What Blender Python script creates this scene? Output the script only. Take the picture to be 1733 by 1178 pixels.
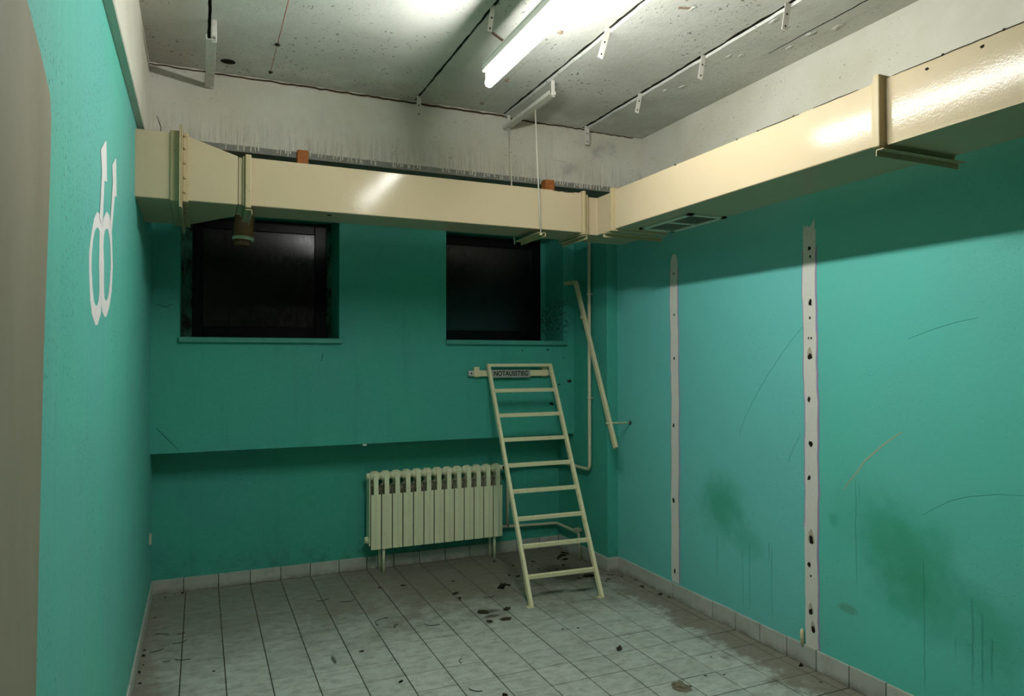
import bpy, bmesh, math, random
from mathutils import Vector, Matrix
random.seed(7)
SC = bpy.context.scene
COL = SC.collection
for o in list(bpy.data.objects):
    bpy.data.objects.remove(o)

# ------------------------------------------------------------------ camera, world, exposure
CAM_H = 1.53
psi, th, roll = math.radians(23.7227), math.radians(0.9317), math.radians(-0.0674)
fw = Vector((math.sin(psi)*math.cos(th), math.cos(psi)*math.cos(th), math.sin(th)))
rt0 = Vector((math.cos(psi), -math.sin(psi), 0.0))
up0 = rt0.cross(fw)
rt = rt0*math.cos(roll) + up0*math.sin(roll)
up = -rt0*math.sin(roll) + up0*math.cos(roll)
cam_data = bpy.data.cameras.new('camera')
cam_data.sensor_width = 36.0
cam_data.lens = 1199.04/1733*36.0
cam_data.clip_start = 0.02
cam = bpy.data.objects.new('camera', cam_data)
COL.objects.link(cam)
m = Matrix.Identity(4)
for i in range(3):
    m[i][0], m[i][1], m[i][2] = rt[i], up[i], -fw[i]
m[2][3] = CAM_H
cam.matrix_world = m
SC.camera = cam

world = bpy.data.worlds.new('world')
SC.world = world
world.use_nodes = True
world.node_tree.nodes['Background'].inputs[0].default_value = (0.5, 0.6, 0.55, 1)
world.node_tree.nodes['Background'].inputs[1].default_value = 0.02

SC.view_settings.view_transform = 'Standard'
SC.view_settings.look = 'None'
SC.view_settings.gamma = 1.0
SC.view_settings.use_curve_mapping = False
SC.view_settings.exposure = 0.0
TUBE_STRENGTH = 164.0
TUBE_COLOR = (1.0, 1.0, 0.96)

# ------------------------------------------------------------------ material helpers
class NT:
    def __init__(s, name):
        s.m = bpy.data.materials.new(name)
        s.m.use_nodes = True
        s.t = s.m.node_tree
        s.b = s.t.nodes['Principled BSDF']
        s.pos = s.t.nodes.new('ShaderNodeNewGeometry').outputs['Position']
    def n(s, typ, **kw):
        nd = s.t.nodes.new(typ)
        for k, v in kw.items():
            setattr(nd, k, v)
        return nd
    def link(s, a, b):
        s.t.links.new(a, b)
    def setin(s, sock, v):
        if hasattr(v, 'links'):
            s.link(v, sock)
        else:
            if isinstance(v, tuple) and len(v) == 3 and sock.type == 'RGBA':
                v = (*v, 1)
            sock.default_value = v
    def math(s, op, a, b=0.0, c=None, clamp=False):
        nd = s.n('ShaderNodeMath', operation=op)
        nd.use_clamp = clamp
        s.setin(nd.inputs[0], a)
        s.setin(nd.inputs[1], b)
        if c is not None:
            s.setin(nd.inputs[2], c)
        return nd.outputs[0]
    def mapv(s, scale=(1, 1, 1), loc=(0, 0, 0), vec=None):
        nd = s.n('ShaderNodeMapping')
        s.link(vec or s.pos, nd.inputs['Vector'])
        nd.inputs['Scale'].default_value = scale
        nd.inputs['Location'].default_value = loc
        return nd.outputs[0]
    def noise(s, scale, detail=4, rough=0.55, vec=None, dist=0.0):
        nd = s.n('ShaderNodeTexNoise')
        s.link(vec or s.pos, nd.inputs['Vector'])
        nd.inputs['Scale'].default_value = scale
        nd.inputs['Detail'].default_value = detail
        nd.inputs['Roughness'].default_value = rough
        nd.inputs['Distortion'].default_value = dist
        return nd.outputs['Fac']
    def voro(s, scale, vec=None, rand=1.0):
        nd = s.n('ShaderNodeTexVoronoi')
        s.link(vec or s.pos, nd.inputs['Vector'])
        nd.inputs['Scale'].default_value = scale
        nd.inputs['Randomness'].default_value = rand
        return nd.outputs['Distance']
    def step(s, v, lo, hi, a=0.0, b=1.0):
        nd = s.n('ShaderNodeMapRange')
        nd.interpolation_type = 'SMOOTHSTEP'
        s.link(v, nd.inputs[0])
        nd.inputs[1].default_value = lo
        nd.inputs[2].default_value = hi
        nd.inputs[3].default_value = a
        nd.inputs[4].default_value = b
        return nd.outputs[0]
    def mix(s, f, a, b):
        nd = s.n('ShaderNodeMix', data_type='RGBA')
        s.setin(nd.inputs[0], f)
        s.setin(nd.inputs[6], a)
        s.setin(nd.inputs[7], b)
        return nd.outputs[2]
    def xyz(s):
        nd = s.n('ShaderNodeSeparateXYZ')
        s.link(s.pos, nd.inputs[0])
        return nd.outputs
    def blob(s, c, r, lo=0.4, hi=1.0, warp=0.0):
        """soft patch of given centre and per-axis radius: 1 inside, 0 outside"""
        mp = s.n('ShaderNodeVectorMath', operation='SUBTRACT')
        s.link(s.pos, mp.inputs[0])
        mp.inputs[1].default_value = c
        mu = s.n('ShaderNodeVectorMath', operation='MULTIPLY')
        s.link(mp.outputs[0], mu.inputs[0])
        mu.inputs[1].default_value = tuple(1.0/q for q in r)
        le = s.n('ShaderNodeVectorMath', operation='LENGTH')
        s.link(mu.outputs[0], le.inputs[0])
        v = le.outputs['Value']
        if warp:
            v = s.math('ADD', v, s.math('MULTIPLY', s.math('SUBTRACT', s.noise(9, 5), 0.5), warp))
        return s.step(v, lo, hi, 1.0, 0.0)
    def bump(s, h, strength=0.2, dist=0.01):
        nd = s.n('ShaderNodeBump')
        nd.inputs['Strength'].default_value = strength
        nd.inputs['Distance'].default_value = dist
        s.link(h, nd.inputs['Height'])
        s.link(nd.outputs[0], s.b.inputs['Normal'])
    def out(s, color=None, rough=None, spec=None, metal=None):
        if color is not None:
            s.setin(s.b.inputs['Base Color'], color)
        if rough is not None:
            s.setin(s.b.inputs['Roughness'], rough)
        if spec is not None:
            s.b.inputs['Specular IOR Level'].default_value = spec
        if metal is not None:
            s.b.inputs['Metallic'].default_value = metal
        return s.m

def plain(name, col, rough=0.6, var=0.12, scale=30, spec=0.4, bump=0.0, metal=0.0, dirt=None, dirt_amt=0.5):
    s = NT(name)
    n = s.noise(scale, 5)
    dark = tuple(c*(1-var*2) for c in col)
    light = tuple(min(1, c*(1+var)) for c in col)
    c = s.mix(n, dark, light)
    if dirt:
        d = s.step(s.noise(scale*0.45, 6, 0.65), 0.55, 0.72)
        c = s.mix(s.math('MULTIPLY', d, dirt_amt), c, dirt)
    if bump:
        s.bump(s.noise(scale*6, 3), bump, 0.003)
    return s.out(c, rough, spec, metal)

# ---- wall paint
TEAL_A = (0.093, 0.458, 0.360)
TEAL_B = (0.107, 0.423, 0.374)
TEAL_DEEP = (0.035, 0.330, 0.190)
def teal(name, extra=None, speck=0.6, streak=0.0, A=TEAL_A, B=TEAL_B, pit=150, pth=0.66):
    s = NT(name)
    big = s.step(s.noise(1.3, 3), 0.35, 0.65)
    c = s.mix(big, A, B)
    fine = s.noise(55, 4, 0.6)
    c = s.mix(s.step(fine, 0.35, 0.75, 0.0, 0.16), c, (0.16, 0.52, 0.44))
    if streak:
        st = s.noise(7, 4, 0.6, s.mapv((1, 3.0, 0.12)))
        c = s.mix(s.step(st, 0.45, 0.75, 0, streak), c, (0.20, 0.50, 0.42))
    if extra:
        c = extra(s, c)
    # small dark pits and fly specks, denser in patches
    patch = s.step(s.noise(2.2, 3, vec=s.mapv((1, 1, 0.7), (3, 1, 2))), 0.40, 0.70)
    sp = s.step(s.noise(pit, 2, 0.5, s.mapv((1, 1, 0.7))), pth, pth+0.045)
    sp = s.math('MULTIPLY', sp, s.math('MULTIPLY', patch, speck))
    c = s.mix(sp, c, (0.02, 0.07, 0.06))
    s.bump(s.math('ADD', s.noise(38, 4), s.math('MULTIPLY', s.noise(160, 2), 0.5)), 0.22, 0.004)
    return s.out(c, 0.55, 0.35)

def drips(s, c, items, col, amt=0.5):
    X, Y, Z = s.xyz()
    for (y, z1, z0, w) in items:
        wob = s.math('MULTIPLY', s.math('SUBTRACT', s.noise(11, 2), 0.5), 0.014)
        d = s.math('ABSOLUTE', s.math('ADD', s.math('SUBTRACT', Y, y), wob))
        f = s.step(d, w*0.4, w*1.3, 1, 0)
        f = s.math('MULTIPLY', f, s.step(Z, z0, z0+0.12))
        f = s.math('MULTIPLY', f, s.step(Z, z1-0.03, z1, 1, 0))
        c = s.mix(s.math('MULTIPLY', f, amt), c, col)
    return c

def right_extra(s, c):
    X, Y, Z = s.xyz()
    c = s.mix(s.step(Y, 2.55, 2.75, 0, 0.75), c, (0.165, 0.552, 0.534))
    for ctr, r, a in [((2.785, 3.30, 0.68), (1, 0.26, 0.24), 0.75), ((2.785, 3.09, 0.52), (1, 0.16, 0.14), 0.45),
                      ((2.785, 2.12, 0.70), (1, 0.30, 0.26), 0.72), ((2.785, 2.05, 0.52), (1, 0.34, 0.2), 0.6),
                      ((2.785, 1.83, 0.58), (1, 0.10, 0.10), 0.45), ((2.785, 2.507, 0.76), (1, 0.035, 0.05), 0.5),
                      ((2.785, 1.75, 0.45), (1, 0.16, 0.22), 0.5), ((2.785, 2.30, 0.80), (1, 0.30, 0.25), 0.3)]:
        b = s.blob(ctr, r, 0.15, 1.05, 0.9)
        c = s.mix(s.math('MULTIPLY', b, a), c, TEAL_DEEP)
    olive = s.blob((2.785, 2.43, 0.36), (1, 0.07, 0.028), 0.5, 1.0, 0.7)
    c = s.mix(s.math('MULTIPLY', olive, 0.42), c, (0.10, 0.17, 0.05))
    dd = [(3.347, 0.50, 0.24, .004), (3.13, 0.48, 0.11, .003), (3.076, 0.53, 0.11, .004), (2.91, 0.54, 0.11, .004),
          (2.378, 0.98, 0.45, .004), (2.36, 0.97, 0.8, .003), (2.042, 0.70, 0.11, .004), (1.84, 0.60, 0.2, .005),
          (1.80, 0.55, 0.2, .005), (1.765, 0.47, 0.25, .005), (1.907, 0.42, 0.30, .004), (2.93, 0.56, 0.40, .006)]
    c = drips(s, c, dd, (0.02, 0.18, 0.14), 0.42)
    # pale scuffs
    sc = s.step(s.noise(70, 3, 0.7), 0.70, 0.74)
    sc = s.math('MULTIPLY', sc, s.step(s.noise(3.1, 2), 0.5, 0.62))
    return s.mix(s.math('MULTIPLY', sc, 0.4), c, (0.35, 0.6, 0.53))

def back_extra(s, c):
    X, Y, Z = s.xyz()
    # soot and mould by the window corner and above the skirting
    mo = s.blob((2.60, 5.1, 1.86), (0.12, 0.5, 0.22), 0.3, 1.0, 0.9)
    mo = s.math('MULTIPLY', mo, s.step(s.noise(45, 5, 0.7), 0.45, 0.62))
    c = s.mix(s.math('MULTIPLY', mo, 0.85), c, (0.012, 0.02, 0.014))
    lo = s.math('MULTIPLY', s.step(Z, 0.10, 0.32, 1, 0), s.step(s.noise(14, 5, 0.7), 0.42, 0.7))
    c = s.mix(s.math('MULTIPLY', lo, 0.4), c, (0.03, 0.07, 0.045))
    st = s.noise(6, 4, 0.6, s.mapv((2.5, 1, 0.2)))
    c = s.mix(s.step(st, 0.52, 0.75, 0, 0.22), c, (0.03, 0.22, 0.16))
    return c

M = {}
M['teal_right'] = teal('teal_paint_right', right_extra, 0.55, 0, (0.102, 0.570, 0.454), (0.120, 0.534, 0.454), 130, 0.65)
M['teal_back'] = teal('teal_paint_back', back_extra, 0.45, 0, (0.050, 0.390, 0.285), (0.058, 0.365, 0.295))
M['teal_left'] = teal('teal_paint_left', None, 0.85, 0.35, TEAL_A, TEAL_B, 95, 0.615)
M['teal_sill'] = plain('teal_sill', (0.075, 0.36, 0.28), 0.5, 0.1, 20, dirt=(0.02, 0.06, 0.04), dirt_amt=0.4)
M['mould'] = None
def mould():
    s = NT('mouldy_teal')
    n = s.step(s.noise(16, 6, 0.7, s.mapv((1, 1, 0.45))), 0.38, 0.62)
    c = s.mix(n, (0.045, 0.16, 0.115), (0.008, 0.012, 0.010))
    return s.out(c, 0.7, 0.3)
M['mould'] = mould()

def beige():
    s = NT('beige_paint')
    n = s.noise(1.6, 4, 0.6, s.mapv((1, 2, 0.5)))
    c = s.mix(s.step(n, 0.3, 0.7), (0.215, 0.202, 0.142), (0.267, 0.249, 0.185))
    s.bump(s.noise(30, 3), 0.08, 0.003)
    return s.out(c, 0.6, 0.3)
M['beige'] = beige()

def white_wall(name, beam=False):
    s = NT(name)
    X, Y, Z = s.xyz()
    n = s.noise(2.4, 5, 0.6)
    c = s.mix(s.step(n, 0.3, 0.72), (0.516, 0.499, 0.408), (0.602, 0.589, 0.516))
    sp = s.math('MULTIPLY', s.step(s.noise(75, 3, 0.6), 0.645, 0.68), s.step(s.noise(4, 3), 0.42, 0.62))
    c = s.mix(s.math('MULTIPLY', sp, 0.7), c, (0.10, 0.09, 0.07))
    if beam:
        # grey sooty dust that thickens downwards, in vertical streaks
        st = s.noise(16, 4, 0.65, s.mapv((4.0, 1, 0.30)))
        low = s.step(Z, 2.70, 2.90, 1, 0)
        g = s.math('MULTIPLY', s.step(st, 0.35, 0.70), low)
        c = s.mix(s.math('MULTIPLY', g, 0.42), c, (0.22, 0.22, 0.19))
        sm = s.math('MULTIPLY', s.step(s.noise(5.5, 4, 0.6), 0.50, 0.72), s.step(X, 1.2, 2.2, 0.12, 0.6))
        c = s.mix(sm, c, (0.27, 0.27, 0.255))
        top = s.math('MULTIPLY', s.step(Z, 3.04, 3.078), s.step(s.noise(9, 4), 0.4, 0.6))
        c = s.mix(s.math('MULTIPLY', top, 0.5), c, (0.22, 0.15, 0.09))
        # bare grey strip along the bottom edge of the coat
        edge = s.math('ADD', Z, s.math('MULTIPLY', s.math('SUBTRACT', s.noise(26, 3, vec=s.mapv((1, 0, 0))), 0.5), 0.012))
        grey = s.step(edge, 2.692, 2.697, 1, 0)
        c = s.mix(grey, c, s.mix(s.noise(22, 4), (0.14, 0.14, 0.12), (0.27, 0.27, 0.24)))
    s.bump(s.math('ADD', s.noise(28, 5), s.math('MULTIPLY', s.noise(110, 3), 0.6)), 0.3, 0.005)
    return s.out(c, 0.85, 0.2)
M['white_wall'] = white_wall('white_plaster')
M['beam'] = white_wall('white_beam', True)

def ceil_mat():
    s = NT('ceiling_concrete')
    X, Y, Z = s.xyz()
    n = s.noise(1.9, 5, 0.6)
    c = s.mix(s.step(n, 0.3, 0.7), (0.482, 0.490, 0.439), (0.576, 0.585, 0.533))
    left = s.step(X, -0.1, 0.04, 1, 0)
    c = s.mix(s.math('MULTIPLY', left, 0.55), c, (0.40, 0.36, 0.28))
    dust = s.step(s.noise(3.6, 5, 0.62), 0.48, 0.70)
    c = s.mix(s.math('MULTIPLY', dust, 0.30), c, (0.38, 0.38, 0.345))
    back = s.math('MULTIPLY', s.step(Y, 3.4, 4.1), s.step(s.noise(6, 4), 0.3, 0.65))
    c = s.mix(s.math('MULTIPLY', back, 0.45), c, (0.33, 0.33, 0.29))
    pits = s.math('MULTIPLY', s.step(s.noise(55, 3, 0.55, s.mapv((1, 0.8, 1))), 0.635, 0.67),
                  s.step(s.noise(2.3, 3, vec=s.mapv((1, 1, 1), (5, 2, 0))), 0.38, 0.62))
    c = s.mix(s.math('MULTIPLY', pits, 0.85), c, (0.13, 0.125, 0.10))
    h = s.math('SUBTRACT', s.math('ADD', s.noise(24, 5), s.math('MULTIPLY', s.noise(120, 3), 0.5)), s.math('MULTIPLY', pits, 0.8))
    s.bump(h, 0.4, 0.006)
    return s.out(c, 0.9, 0.15)
M['ceiling'] = ceil_mat()
M['dark_seam'] = plain('dark_brown_seam', (0.075, 0.05, 0.03), 0.95, 0.45, 30, 0.1)
M['dark_gap'] = plain('dark_gap', (0.022, 0.020, 0.014), 0.95, 0.2, 20, 0.1)

def tile_mat():
    s = NT('floor_tile')
    X, Y, Z = s.xyz()
    oi = s.n('ShaderNodeObjectInfo')
    c = s.mix(oi.outputs['Random'], (0.47, 0.50, 0.445), (0.54, 0.57, 0.51))
    mott = s.noise(13, 6, 0.72, s.mapv((1, 1.6, 1)))
    c = s.mix(s.step(mott, 0.38, 0.70, 0, 0.75), c, (0.255, 0.26, 0.21))
    light = s.step(s.noise(19, 5, 0.7, s.mapv((1, 2.2, 1))), 0.56, 0.72, 0, 0.30)
    c = s.mix(light, c, (0.55, 0.59, 0.54))
    # trodden soil: heavy at the back right, along the walls, thin film on the left
    nz = s.math('SUBTRACT', s.noise(3.2, 6, 0.65), 0.5)
    nf = s.math('SUBTRACT', s.noise(14, 5, 0.7), 0.5)
    nn = s.math('ADD', s.math('MULTIPLY', nz, 1.2), s.math('MULTIPLY', nf, 0.55))
    a = s.step(s.math('ADD', Y, s.math('MULTIPLY', nn, 1.1)), 3.55, 4.55)
    a = s.math('MULTIPLY', a, s.step(s.math('ADD', X, nn), 0.5, 1.6, 0.72, 1.0))
    b = s.step(s.math('ADD', X, s.math('MULTIPLY', nn, 0.55)), 2.48, 2.62)
    l = s.step(s.math('ADD', X, s.math('MULTIPLY', nn, 0.4)), -0.26, -0.02, 1, 0)
    dirt = s.math('MAXIMUM', s.math('MAXIMUM', a, s.math('MULTIPLY', b, 0.9)), s.math('MULTIPLY', l, 0.8))
    soil = s.mix(s.noise(26, 5, 0.7), (0.115, 0.095, 0.062), (0.20, 0.175, 0.13))
    c = s.mix(s.math('MULTIPLY', dirt, 0.86), c, soil)
    # smears
    for ctr, r in [((1.60, 4.02, 0), (0.09, 0.035, 1)), ((1.60, 3.94, 0), (0.06, 0.03, 1)), ((1.55, 3.86, 0), (0.035, 0.03, 1)),
                   ((2.13, 4.19, 0), (0.10, 0.04, 1)), ((2.32, 4.14, 0), (0.10, 0.04, 1)), ((0.63, 3.70, 0), (0.012, 0.07, 1)), ((2.4, 4.55, 0), (0.25, 0.25, 1))]:
        bl = s.blob(ctr, r, 0.4, 1.0, 1.2)
        c = s.mix(s.math('MULTIPLY', bl, 0.8), c, (0.06, 0.05, 0.033))
    fl = s.math('MULTIPLY', s.step(s.noise(60, 4, 0.7), 0.645, 0.69), s.step(s.noise(2.6, 3), 0.42, 0.62))
    c = s.mix(s.math('MULTIPLY', fl, 0.7), c, (0.06, 0.05, 0.035))
    s.bump(s.noise(60, 3), 0.08, 0.002)
    return s.out(c, s.step(dirt, 0, 1, 0.48, 0.9), 0.35)
M['tile'] = tile_mat()
M['grout'] = plain('grout', (0.085, 0.075, 0.045), 0.95, 0.25, 14, 0.1)
def skirt_mat():
    s = NT('skirting_tile')
    X, Y, Z = s.xyz()
    oi = s.n('ShaderNodeObjectInfo')
    c = s.mix(oi.outputs['Random'], (0.46, 0.46, 0.42), (0.53, 0.53, 0.485))
    c = s.mix(s.step(s.noise(12, 5, 0.65), 0.42, 0.72, 0, 0.5), c, (0.33, 0.31, 0.25))
    lo = s.math('MULTIPLY', s.step(Z, 0.0, 0.045, 1, 0), s.step(s.noise(16, 4), 0.3, 0.6))
    c = s.mix(s.math('MULTIPLY', lo, 0.6), c, (0.17, 0.14, 0.10))
    return s.out(c, 0.45, 0.4)
M['skirt'] = skirt_mat()

def cream(name, col, rough, peel=0.10, dirt=0.0):
    s = NT(name)
    n = s.noise(3, 4)
    c = s.mix(n, tuple(q*0.93 for q in col), tuple(min(1, q*1.04) for q in col))
    if dirt:
        d = s.step(s.noise(26, 5, 0.7), 0.60, 0.70)
        c = s.mix(s.math('MULTIPLY', d, dirt), c, (0.15, 0.11, 0.06))
    s.bump(s.noise(130, 2, 0.5), peel, 0.002)
    return s.out(c, rough, 0.13)
M['duct'] = cream('cream_duct_paint', (0.520, 0.425, 0.280), 0.12, 0.12)
M['duct_trim'] = cream('cream_duct_trim', (0.473, 0.387, 0.228), 0.30, 0.1, 0.35)
M['grille'] = cream('grille_paint', (0.64, 0.63, 0.50), 0.5, 0.1, 0.6)
M['grime'] = plain('grime', (0.03, 0.028, 0.018), 0.9, 0.3, 40, 0.2)
M['ladder'] = cream('ladder_paint', (0.85, 0.765, 0.49), 0.42, 0.1, 0.55)
M['rail'] = cream('handrail_paint', (0.68, 0.61, 0.39), 0.42, 0.1, 0.25)
M['pipe'] = cream('pipe_paint', (0.68, 0.64, 0.47), 0.38, 0.06, 0.12)
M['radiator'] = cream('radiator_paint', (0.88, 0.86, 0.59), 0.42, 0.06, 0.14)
M['radiator_shade'] = cream('radiator_shaded_paint', (0.40, 0.38, 0.27), 0.6, 0.06, 0.7)  # radiator cream darkened to paint shade between the sections, with dirt specks
M['strap'] = plain('strap_paint', (0.60, 0.585, 0.52), 0.7, 0.12, 40, 0.3, dirt=(0.20, 0.14, 0.09), dirt_amt=0.4)
M['hole'] = plain('hole_dark', (0.018, 0.015, 0.012), 0.9, 0.2, 40, 0.1)
M['plaster'] = plain('bare_plaster', (0.72, 0.70, 0.64), 0.9, 0.06, 60, 0.15, 0.3)
M['plaster_crumb'] = plain('crumbled_plaster', (0.30, 0.24, 0.17), 0.95, 0.3, 60, 0.1)
M['plaster_crumb2'] = plain('stained_plaster', (0.50, 0.45, 0.34), 0.95, 0.2, 60, 0.1)
M['purple'] = plain('violet_undercoat', (0.37, 0.30, 0.47), 0.8, 0.12, 60, 0.2)
M['white_paint'] = plain('white_sign_paint', (0.74, 0.72, 0.72), 0.6, 0.05, 50, 0.3)
M['black_gloss'] = None
def black_gloss():
    s = NT('black_painted_glass')
    n = s.noise(40, 4, 0.6, s.mapv((1.6, 1, 0.6)))
    c = s.mix(n, (0.0015, 0.0015, 0.002), (0.004, 0.004, 0.0045))
    s.bump(n, 0.035, 0.004)
    return s.out(c, s.step(n, 0.3, 0.7, 0.17, 0.27), 0.42)
M['black_gloss'] = black_gloss()
M['black_frame'] = plain('black_window_frame', (0.0035, 0.0035, 0.004), 0.3, 0.3, 50, 0.14, 0.05)
M['wood'] = plain('orange_wood', (0.34, 0.12, 0.035), 0.75, 0.25, 40, 0.2)
M['drain'] = plain('brown_drain_plastic', (0.34, 0.11, 0.035), 0.35, 0.15, 12, 0.5)
M['ring'] = plain('pale_seal', (0.72, 0.66, 0.48), 0.6, 0.1, 30)
M['glass_bit'] = plain('drain_inner_pipe', (0.20, 0.07, 0.03), 0.15, 0.1, 10, 0.6)
M['lamp_metal'] = plain('lamp_housing_paint', (0.60, 0.63, 0.57), 0.45, 0.06, 12, 0.4)
M['rust'] = plain('rusty_wire', (0.17, 0.075, 0.05), 0.85, 0.3, 90, 0.2)
M['rod'] = plain('rod_paint', (0.62, 0.60, 0.50), 0.5, 0.1, 50, dirt=(0.08, 0.07, 0.05), dirt_amt=0.9)
M['sign'] = plain('grey_sign_plate', (0.42, 0.425, 0.37), 0.45, 0.08, 30, 0.4)
M['ink'] = plain('black_lettering', (0.010, 0.010, 0.010), 0.6, 0.1, 20, 0.2)
M['soil'] = plain('dark_soil', (0.022, 0.017, 0.011), 0.95, 0.35, 70, 0.1, 0.4)
M['leaf'] = plain('dry_leaf', (0.055, 0.043, 0.024), 0.9, 0.35, 60, 0.15)
M['mortar'] = plain('mortar_crumbs', (0.23, 0.20, 0.14), 0.95, 0.35, 60, 0.1)
M['red'] = plain('red_chalk', (0.42, 0.13, 0.10), 0.9, 0.1, 60, 0.1)
M['grey_line'] = plain('grey_chalk', (0.36, 0.35, 0.32), 0.9, 0.1, 60, 0.1)
M['scratch'] = plain('scratch_mark', (0.055, 0.27, 0.24), 0.8, 0.1, 60, 0.1)
M['scrape'] = plain('bared_filler', (0.40, 0.43, 0.29), 0.9, 0.08, 90, 0.1)
M['crack'] = plain('crack_mark', (0.012, 0.05, 0.035), 0.8, 0.1, 60, 0.1)
M['plastic'] = plain('ivory_plastic', (0.66, 0.61, 0.46), 0.4, 0.05, 30, 0.5)
def tube_mat():
    s = NT('lit_tube')
    s.b.inputs['Base Color'].default_value = (0.9, 0.9, 0.9, 1)
    s.b.inputs['Emission Color'].default_value = (*TUBE_COLOR, 1)
    s.b.inputs['Emission Strength'].default_value = TUBE_STRENGTH
    return s.m
M['tube'] = tube_mat()

# ------------------------------------------------------------------ geometry helpers
def box(bm, x0, x1, y0, y1, z0, z1, mi=0):
    vs = [bm.verts.new((x, y, z)) for x in (x0, x1) for y in (y0, y1) for z in (z0, z1)]
    for q in ((0, 1, 3, 2), (4, 6, 7, 5), (0, 4, 5, 1), (2, 3, 7, 6), (0, 2, 6, 4), (1, 5, 7, 3)):
        f = bm.faces.new([vs[i] for i in q])
        f.material_index = mi
    return vs
def bar(bm, p0, p1, w, d, side=(1, 0, 0)):
    """rectangular bar from p0 to p1; w along side, d across"""
    p0, p1 = Vector(p0), Vector(p1)
    ax = (p1-p0).normalized()
    sd = Vector(side); sd = (sd - ax*sd.dot(ax)).normalized()
    tr = ax.cross(sd)
    vs = []
    for p in (p0, p1):
        for a, b in ((-1, -1), (1, -1), (1, 1), (-1, 1)):
            vs.append(bm.verts.new(p + sd*(a*w/2) + tr*(b*d/2)))
    for q in ((0, 3, 2, 1), (4, 5, 6, 7), (0, 1, 5, 4), (1, 2, 6, 5), (2, 3, 7, 6), (3, 0, 4, 7)):
        bm.faces.new([vs[i] for i in q])
def fillet(pts, r, n=5):
    pts = [Vector(p) for p in pts]
    out = [pts[0]]
    for i in range(1, len(pts)-1):
        a, b, c = pts[i-1], pts[i], pts[i+1]
        d0, d1 = (a-b), (c-b)
        rr = min(r, d0.length*0.45, d1.length*0.45)
        s, e = b+d0.normalized()*rr, b+d1.normalized()*rr
        for k in range(n+1):
            t = k/n
            out.append(s*(1-t)**2 + b*2*t*(1-t) + e*t*t)
    out.append(pts[-1])
    return out
def sweep(bm, pts, r, seg=12, radii=None):
    pts = [Vector(p) for p in pts]
    rings = []
    up_ = None
    for i, p in enumerate(pts):
        d = (pts[min(i+1, len(pts)-1)] - pts[max(i-1, 0)]).normalized()
        if up_ is None:
            up_ = Vector((0, 0, 1)) if abs(d.z) < 0.9 else Vector((1, 0, 0))
        u = (up_ - d*up_.dot(d)).normalized()
        up_ = u
        v = d.cross(u)
        rr = radii[i] if radii else r
        rings.append([bm.verts.new(p + (u*math.cos(2*math.pi*k/seg) + v*math.sin(2*math.pi*k/seg))*rr) for k in range(seg)])
    for a, b in zip(rings, rings[1:]):
        for k in range(seg):
            f = bm.faces.new((a[k], a[(k+1) % seg], b[(k+1) % seg], b[k]))
            f.smooth = True
    bm.faces.new(list(reversed(rings[0])))
    bm.faces.new(rings[-1])
def prism(bm, poly, z0, z1):
    a = [bm.verts.new((x, y, z0)) for x, y in poly]
    b = [bm.verts.new((x, y, z1)) for x, y in poly]
    n = len(poly)
    bm.faces.new(list(reversed(a)))
    bm.faces.new(b)
    for i in range(n):
        bm.faces.new((a[i], a[(i+1) % n], b[(i+1) % n], b[i]))
def obj(name, bm, mats, parent=None, bevel=0.0, loc=None, seg=1, fix=True):
    me = bpy.data.meshes.new(name)
    if fix:
        bmesh.ops.recalc_face_normals(bm, faces=bm.faces)
    bm.to_mesh(me)
    bm.free()
    for mt in (mats if isinstance(mats, (list, tuple)) else [mats]):
        me.materials.append(mt)
    o = bpy.data.objects.new(name, me)
    COL.objects.link(o)
    if loc:
        o.location = loc
    if parent:
        o.parent = parent
    if bevel:
        b = o.modifiers.new('bevel', 'BEVEL')
        b.width = bevel
        b.segments = seg
        b.limit_method = 'ANGLE'
    return o
def NB():
    return bmesh.new()
def copy(o, parent=None):
    c = o.copy()
    COL.objects.link(c)
    c.parent = parent
    return c
def struct(o):
    o['kind'] = 'structure'
    return o
def empty(name, loc=(0, 0, 0)):
    o = bpy.data.objects.new(name, None)
    COL.objects.link(o)
    o.location = loc
    o.empty_display_size = 0.05
    return o
def tag(o, label, cat, group=None):
    o['label'] = label
    o['category'] = cat
    if group:
        o['group'] = group
    return o
def thing(name, label, cat, group=None):
    return tag(empty(name), label, cat, group)
def ribbon(bm, pts, w, nrm, off=0.0008):
    """thin raised line (two-sided ridge) along pts on a surface of normal nrm"""
    nrm = Vector(nrm)
    pts = [Vector(p) for p in pts]
    L, R, T = [], [], []
    for i, p in enumerate(pts):
        d = (pts[min(i+1, len(pts)-1)] - pts[max(i-1, 0)]).normalized()
        s = d.cross(nrm).normalized()
        ww = w*(0.55+0.45*math.sin(math.pi*(i+0.4)/(len(pts)-0.2)))
        L.append(bm.verts.new(p-s*ww/2)); R.append(bm.verts.new(p+s*ww/2)); T.append(bm.verts.new(p+nrm*off))
    for i in range(len(pts)-1):
        bm.faces.new((L[i], L[i+1], T[i+1], T[i]))
        bm.faces.new((T[i], T[i+1], R[i+1], R[i]))

# ------------------------------------------------------------------ room dimensions (metres)
XL, XR = -0.285, 2.785
YN, YO = 5.19, 4.93          # niche wall, overhanging upper wall
YB = 4.10                    # face of the white beam
ZB, ZC = 2.66, 3.078         # beam soffit, ceiling
Y0 = -1.3                    # wall behind the photographer
W1 = (-0.122, 0.870)
W2 = (1.641, 2.607)
ZS = 1.645                   # window opening bottom
ZW = 2.52

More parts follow.
